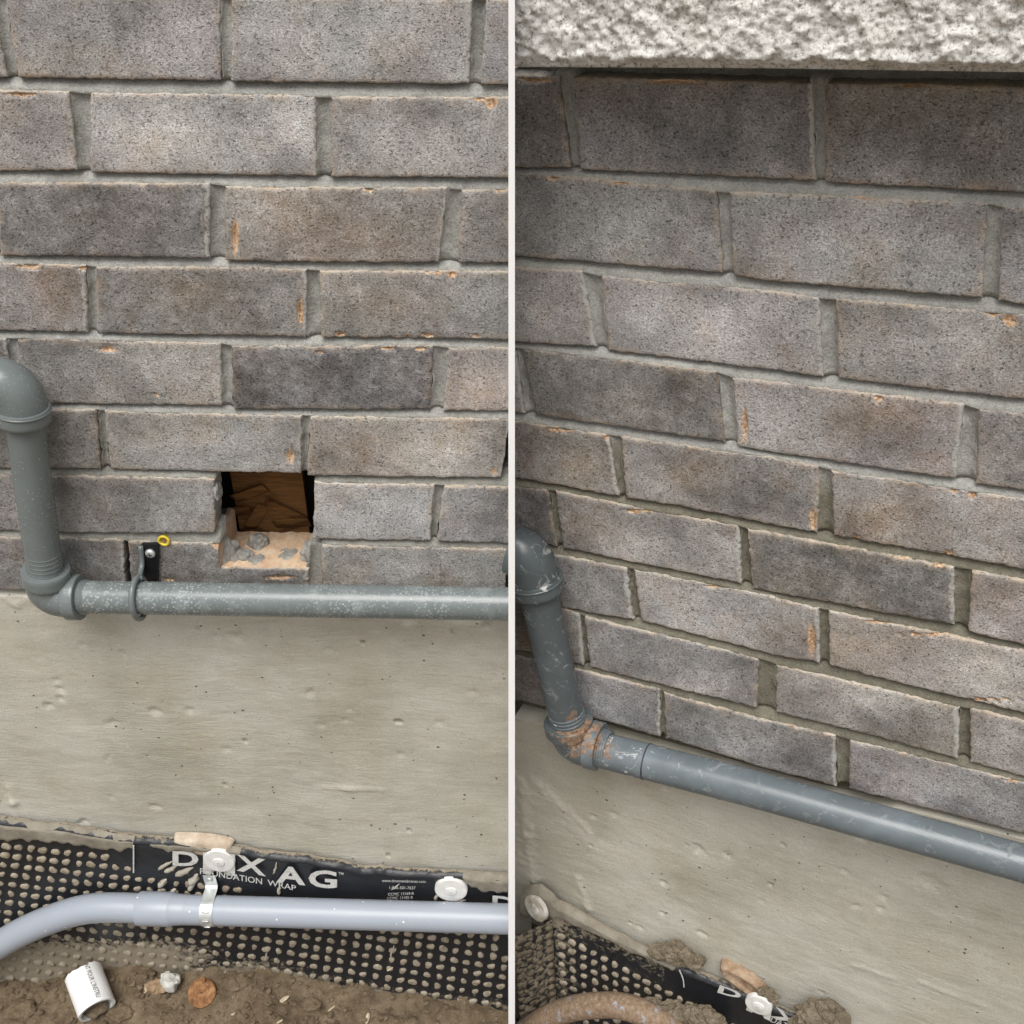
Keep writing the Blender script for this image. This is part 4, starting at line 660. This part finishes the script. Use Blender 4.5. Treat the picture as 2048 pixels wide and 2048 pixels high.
letters(WR, MR, [('D', [(1440, 1970), (1484, 1985), (1480, 1999), (1434, 1985)], .03), ('M', [(1500, 1990), (1545, 2012), (1540, 2042), (1492, 2020)], .04), ('X', [(1550, 2012), (1608, 2045), (1600, 2065), (1540, 2032)], .03), ('DATIO', [(1545, 2033), (1595, 2056), (1590, 2066), (1540, 2043)], .0)], MW + .005)
V, F = sweep(catmull([WR.pt(1359., 1940., MW + .004), WR.pt(1366., 1958., MW + .004), WR.pt(1368., 1974., MW + .004)], 4), .0011, 6); build('printed_line', V, F, PRINT, MR)
# pale splashes on the left membrane
for k, (x, y, x2, y2, r) in enumerate([(315, 1740, 345, 1722, .003), (330, 1745, 352, 1732, .004), (350, 1752, 385, 1735, .005), (380, 1770, 396, 1748, .006), (352, 1778, 338, 1790, .004), (318, 1775, 332, 1758, .0045), (547, 1748, 554, 1724, .0018), (558, 1790, 559, 1772, .003), (375, 1782, 392, 1765, .004), (783, 1780, 800, 1767, .0012), (780, 1920, 789, 1890, .0016), (529, 1922, 534, 1906, .002), (905, 1805, 931, 1800, .003), (870, 1800, 873, 1790, .0028), (890, 1806, 896, 1800, .002)]):
    p, q = WL.pt(float(x), float(y), MW + .001), WL.pt(float(x2), float(y2), MW + .001); t = np.linspace(0, 1, 7); V, F = sweep([p + (q - p) * u + WL.u * .003 * (hashn(k, int(u * 6), 2) - .5) for u in t], r * np.array([.3, .8, 1.1, .9, 1., .6, .2]), 8, True, .3); build('cement_splash', V, F, SLURRY, ML, smooth=True)

# ------------------------------------------------------------------ fixing washers, conduit, strap
def washer(wall, x, y, w, r, label, tilt=(0, 0), mat=WASHER, splat=0):
    c = wall.pt(float(x), float(y), w); t = empty('fixing_washer', c, label, 'washer', 'white fixing washers along the membrane'); n = wall.n + wall.u * tilt[0] + np.array([0, 0, 1]) * tilt[1]; n = n / np.linalg.norm(n)
    V, F = sweep([c - n * .006, c, c + n * .0016, c + n * .0026, c + n * .0022], [r, r, r * .97, r * .6, r * .35], 36, True); d = build('disc', V, F, mat, t); smooth_by_angle(d, 50)
    V, F = sweep([c + n * .001, c + n * .0042, c + n * .005, c + n * .0042, c + n * .002], [.0105, .0098, .0082, .0066, .0055], 22); h = build('hub', V, F, mat, t); smooth_by_angle(h, 40)
    V, F = sweep([c + n * .001, c + n * .0038, c + n * .0046], [.0042, .0042, .0025], 14); build('nail_head', V, F, ZINC, t, smooth=True); return t
washer(WL, 438, 1722, MW + .005, .0262, 'white washer nailed over the large lettering above the metal strap')
washer(WL, 902, 1780, MW + .005, .0275, 'clean white washer nailed right of the small printed lines')
washer(WR, 1071, 1817, MW + .012, .0245, 'mud-smeared washer at the corner of the right membrane', (-.35, .1), m_simple('muddy_white', (.30, .255, .19), (.66, .64, .59), 45, .7, .3, .3))
washer(WR, 1517, 2010, MW + .008, .0215, 'white washer among splashes at the bottom edge, right of the muddy conduit')
CD = empty('conduit', WL.pt(300., 1850., .05), 'blue-grey plastic conduit bending down at the left', 'conduit'); CW = MW + .030; CR = .0247
ptube('bent_pipe', WL, [(-560, 2260), (-330, 2110), (-200, 2020), (-130, 1972), (-60, 1925), (0, 1888), (53, 1859), (106, 1837), (150, 1823), (190, 1816), (235, 1815), (290, 1817)], CW, CR, COND, CD, 8, attrs=None)
ptube('straight_pipe', WL, [(300, 1818), (437, 1821), (1021, 1838)], CW, CR, COND, CD, straight=True)
cd = WL.pt(1015., 1838., CW) - WL.pt(300., 1818., CW); cd /= np.linalg.norm(cd); c0 = WL.pt(279., 1816.8, CW); ln = np.linalg.norm(WL.pt(350., 1819., CW) - c0)
V, F = sweep([c0 + cd * ln * k for k in (0, .0001, .03, .9, .93, 1., 1.35)], [CR * .95, CR * 1.13, CR * 1.15, CR * 1.15, CR * 1.13, CR * 1.06, CR * 1.0], 36); smooth_by_angle(build('bell_socket', V, F, COND, CD), 30)
# strap round the conduit
SB = empty('conduit_strap', WL.pt(421., 1850., MW), 'galvanised metal strap over the blue-grey conduit', 'strap')
cc = WL.pt(421., 1820.5, CW); ce = np.cross(cd, WL.n); ce /= np.linalg.norm(ce); ce = ce if ce[2] > 0 else -ce; hw = .0107; rr = CR + .0016; prof = []
for a in np.linspace(math.radians(-95), math.radians(92), 22): prof.append(cc + rr * (math.cos(a) * WL.n + math.sin(a) * ce))
prof = [prof[0] - WL.n * .012] + prof; tz = WL.pt(421., 1762., MW + .003)
prof += [cc + ce * (rr + .002) - WL.n * (CW - MW - .008), cc + ce * (rr + .006) - WL.n * (CW - MW - .004), cc + ce * (rr + .030) - WL.n * (CW - MW - .004)]
prof = np.array(prof); tg = np.gradient(prof, axis=0); tg /= np.linalg.norm(tg, axis=1)[:, None]; nn = np.cross(tg, cd); V = np.concatenate([prof - cd * hw, prof + cd * hw, prof + cd * hw + nn * .0014, prof - cd * hw + nn * .0014]); m = len(prof); F = []
for i in range(m - 1):
    for k in range(4): F.append((k * m + i, ((k + 1) % 4) * m + i, ((k + 1) % 4) * m + i + 1, k * m + i + 1))
F += [(0, m, 2 * m, 3 * m), (m - 1, 2 * m - 1, 3 * m - 1, 4 * m - 1)]; build('band', V, F, ZINC, SB)
st_ = cc + ce * (rr + .021) - WL.n * (CW - MW - .004); 
for nm, mat, r0 in (('screw', ZINC, .0052),): V, F = sweep([st_, st_ + WL.n * .002, st_ + WL.n * .0035], [r0, r0, r0 * .5], 16); build(nm, V, F, mat, SB, smooth=True)
for k in (-.35, .25, .8):
    p = cc + (rr + .0016) * (math.cos(k) * WL.n + math.sin(k) * ce); V, F = sweep([p - cd * .006, p - cd * .004, p + cd * .004, p + cd * .006], [.0003, .0012, .0012, .0003], 8); build('stamped_rib', V, F, ZINC, SB, smooth=True)
# muddy conduit on the right
CM = empty('conduit', WR.pt(1200., 2045., .07), 'mud-caked conduit arching along the bottom edge beside the divider', 'conduit')
ptube('bent_pipe', WR, [(985, 2116), (1035, 2074), (1085, 2041), (1135, 2020), (1185, 2011), (1240, 2012), (1290, 2027), (1335, 2054), (1380, 2092)], .075, .0212, MUDP, CM, 8, wob=.03)

# ------------------------------------------------------------------ patches, clods, litter
def patch(wall, x, y, rx, ry, rot, w, label, hollow):
    n = 30; c = wall.loc(wall.pt(float(x), float(y), w)); sc = .00088; a = np.linspace(0, 2 * np.pi, n, endpoint=False); V = []; 
    e = lambda q: np.sign(np.cos(q)) * np.abs(np.cos(q)) ** .7; s_ = lambda q: np.sign(np.sin(q)) * np.abs(np.sin(q)) ** .7
    prof = ((1.08, -.010), (1., .006), (.86, .009), (.7, .004 if hollow else .010), (.35, .003 if hollow else .011))
    for (f, h) in prof:
        j = 1 + .08 * np.sin(3 * a + x) + .05 * np.sin(5 * a); X = f * rx * sc * e(a) * j; Y = f * ry * sc * s_(a) * j; V.append(wall.wld(c[0] + X * math.cos(rot) - Y * math.sin(rot), c[1] + X * math.sin(rot) + Y * math.cos(rot), np.full(n, w + h)))
    V.append(wall.wld(np.array([c[0]]), np.array([c[1]]), np.array([w + prof[-1][1]]))); F = []
    for q in range(len(prof) - 1): F += [(q * n + i, q * n + (i + 1) % n, (q + 1) * n + (i + 1) % n, (q + 1) * n + i) for i in range(n)]
    F += [((len(prof) - 1) * n + i, (len(prof) - 1) * n + (i + 1) % n, len(prof) * n) for i in range(n)]
    build('tie_patch', np.concatenate(V), F, TIE if hollow else PEACH, smooth=True, label=label, cat='patch')
patch(WL, 408, 1690, 50, 20, -.10, .006, 'pale peach patch on the concrete above the nailed washer', False)
patch(WR, 1487, 1961, 44, 17, -.42, .006, 'peach rimmed hollow patch at the foot of the pale concrete', True)
def clod(wall, parts, label, mat=CLOD, w=.02):
    ps = [lump(wall.pt(float(x), float(y), w), (r, r * .55, r * .7), 60 + i + int(x), .42, 2.4, 4) for i, (x, y, r) in enumerate(parts)]; V, F = merge(ps); build('mud_clod', V, F, mat, label=label, cat='mud')
clod(WR, [(1325, 1903, .020), (1345, 1898, .018), (1362, 1912, .022), (1385, 1922, .018), (1398, 1918, .010), (1310, 1900, .010)], 'crumbly mud clod stuck on the membrane top beside the small peach patch', w=.018)
clod(WR, [(1640, 2028, .034), (1665, 2040, .026), (1620, 2046, .028), (1655, 2012, .015)], 'large mud lump standing clear at the bottom edge of the pale concrete', w=.02)
clod(WR, [(1310, 2010, .016), (1340, 2018, .020), (1370, 2026, .022), (1400, 2030, .024), (1425, 2042, .022), (1350, 2045, .03), (1400, 2062, .04), (1300, 2003, .012)], 'wet mud heap between the muddy conduit and the dimples', w=.05)
clod(WR, [(1530, 1985, .013), (1545, 1995, .012)], 'small mud dab right of the hollow peach patch', w=.014)
# ---- loose things on the soil
def gpt(x, y, up=0.0):
    r = ray(float(x), float(y)); z = -.02
    for _ in range(12): p = np.array([0, 0, CAMZ]) + r * ((z - CAMZ) / r[2]); z = float(GZ(p[0], p[1]))
    return np.array([p[0], p[1], z + up])
pA, pB = gpt(172, 1962, .026), gpt(200, 2036, .024); ax = pB - pA; Lp = np.linalg.norm(ax); ax /= Lp; ro = .0325
OF = empty('pipe_offcut', gpt(186, 2000), 'short white plastic pipe offcut lying on the soil', 'offcut')
toc = np.array([0, 0, CAMZ]) - (pA + pB) / 2; toc -= ax * (toc @ ax); toc /= np.linalg.norm(toc); sd_ = np.cross(ax, toc); aa = np.linspace(0, 2 * np.pi, 40, endpoint=False)
pr = [(0, ro), (Lp * .5, ro), (Lp, ro), (Lp, ro * .87), (Lp * .5, ro * .87), (0, ro * .87)]; jag = np.array([hashn(i, 3, 1) for i in range(40)]) * .004
V = np.concatenate([pA + ax * (k + (jag if k == 0 else 0 * jag))[:, None] + r_ * (np.cos(aa)[:, None] * toc + np.sin(aa)[:, None] * sd_) for k, r_ in pr]); n6 = len(pr)
F = [(i * 40 + k, i * 40 + (k + 1) % 40, ((i + 1) % n6) * 40 + (k + 1) % 40, ((i + 1) % n6) * 40 + k) for i in range(n6) for k in range(40)]; smooth_by_angle(build('tube', V, F, PVC, OF), 40)
V, F = lump(pB - ax * .018 - np.array([0, 0, .016]), (.02, .022, .010), 44, .3, 2, 3); build('soil_inside', V, F, SOIL, OF, smooth=True)
tv, tf = text_mesh("NT POUR L'INSTRU", .0); x0, x1 = tv[:, 0].min(), tv[:, 0].max(); tt = (tv[:, 0] - x0) / (x1 - x0) * Lp * .86 + Lp * .04; hh = (tv[:, 1] - tv[:, 1].min()) / (tv[:, 1].max() - tv[:, 1].min()) - .5
toc = np.array([0, 0, CAMZ]) - (pA + pB) / 2; toc -= ax * (toc @ ax); toc /= np.linalg.norm(toc); sd_ = np.cross(ax, toc); sd_ = sd_ if sd_[0] > 0 else -sd_
an_ = .30 + hh * .26; V = pA + ax * tt[:, None] + (ro + .0006) * (np.cos(an_)[:, None] * toc + np.sin(an_)[:, None] * sd_); build('printed_text', V, tf, INK, OF)
g = gpt(330, 1975, .008); import bmesh
def shard():
    t = empty('rubble_shard', g, 'angular pale chip of rubble on the soil right of the white offcut', 'rubble')
    V, F = lump(g + np.array([.014, 0, .006]), (.017, .016, .019), 15, .30, 1.3, 3, .55); build('pale_end', V, F, m_simple('pale_rubble', (.42, .42, .39), (.62, .61, .56), 60, .9, .2, .6, 160, .003), t)
    V, F = lump(g + np.array([-.012, -.006, -.002]), (.026, .013, .013), 19, .35, 1.5, 3, .5); build('clay_end', V, F, m_simple('dull_clay', (.20, .13, .075), (.40, .29, .19), 60, .9, .2, .6, 160, .003), t)
shard()
g2 = gpt(407, 1999, .020); DN = np.array([-.05, -.55, .83]); DN /= np.linalg.norm(DN)
RD_ = empty('rusty_cap', g2, 'round rusty metal cap lying on the soil', 'cap'); V, F = sweep([g2 - DN * .012, g2, g2 + DN * .002, g2 + DN * .0015], [.0245, .0255, .024, .016], 30, True, .008); smooth_by_angle(build('disc', V, F, RUST, RD_), 40)
tp = g2 + np.array([.003, .017, .014]); V, F = sweep([tp - DN * .004, tp + DN * .008, tp + DN * .012], [.0036, .0036, .005], 10); build('nail_stub', V, F, RUST, RD_)
V, F = sweep([g2 + DN * .0015, g2 + DN * .0024], [.002, .0018], 8); build('hole_mark', V, F, INK, RD_)
for k, (x, y, l, an, wd, lab) in enumerate([(568, 2003, .022, .7, .004, 'pale wood splinter lying below the left end of the conduit shadow'), (662, 2020, .024, .8, .0016, 'thin straw at the bottom edge under the mid conduit'), (735, 2038, .018, 1.4, .004, 'short upright splinter at the bottom edge of the soil'), (560, 2045, .012, .6, .002, 'tiny pale straw right on the bottom edge'), (780, 1938, .012, .6, .0025, 'pale sliver stuck low on the dimples'), (296, 1985, .018, 1.0, .0018, 'thin straw left of the rubble chip'), (470, 2030, .014, .2, .0025, 'small straw right of the rusty cap'), (290, 1972, .007, .5, .005, 'small white flake left of the rubble chip')]):
    p = gpt(x, y, .003) if k != 4 else WL.pt(float(x), float(y), MW + .003); d = np.array([math.cos(an), math.sin(an) * .6, math.sin(an) * .5]); d /= np.linalg.norm(d); V, F = sweep([p - d * l / 2, p - d * l * .1, p + d * l * .2, p + d * l / 2], [wd * .5, wd, wd * .9, wd * .4], 5); build('splinter', V, F, WOOD, label=lab, cat='splinter', group='splinters and straws on the soil')
for k, (x, y, r, lab) in enumerate([(240, 2025, .016, 'brown clod right beside the open end of the offcut'), (85, 1990, .014, 'small brown clod left of the white offcut'), (470, 1965, .016, 'brown clod between rusty cap and membrane'), (40, 2020, .018, 'brown clod in the lower left corner'), (620, 2010, .012, 'small clod below the dimples, left of centre'), (900, 2036, .018, 'dark clod at the bottom edge near the divider'), (345, 2035, .012, 'small clod left of the rusty cap')]):
    V, F = lump(gpt(x, y, r * .1), (r * 1.4, r, r * .6), 90 + k, .4, 2.2, 3); build('soil_clod', V, F, SOIL, label=lab, cat='clod', group='soil clods in front of the membrane')

def crumbs():                                                   # loose crumbs of soil, too many to count
    parts = []; rr_ = random.Random(12); base = [lump((0, 0, 0), (1, 1, .8), 200 + k, .4, 1.9, 1) for k in range(6)]
    for k in range(1100):
        if k < 900: p = gpt(rr_.uniform(-60, 1010), rr_.uniform(1945, 2075), 0)
        else: p = gpt(rr_.uniform(1200, 1700), rr_.uniform(2030, 2090), 0)
        if k < 900 and WL.loc(p)[2] < MW - .004: continue
        if k >= 900 and WR.loc(p)[2] < MW: continue
        r_ = .0012 + .0055 * rr_.random() ** 3; V, F = base[k % 6]; parts.append((V * r_ + p + np.array([0, 0, r_ * .3]), F))
    V, F = merge(parts); build('soil_crumbs', V, F, SOIL, kind='stuff', label='loose crumbs scattered over the muddy soil', cat='soil')
crumbs()
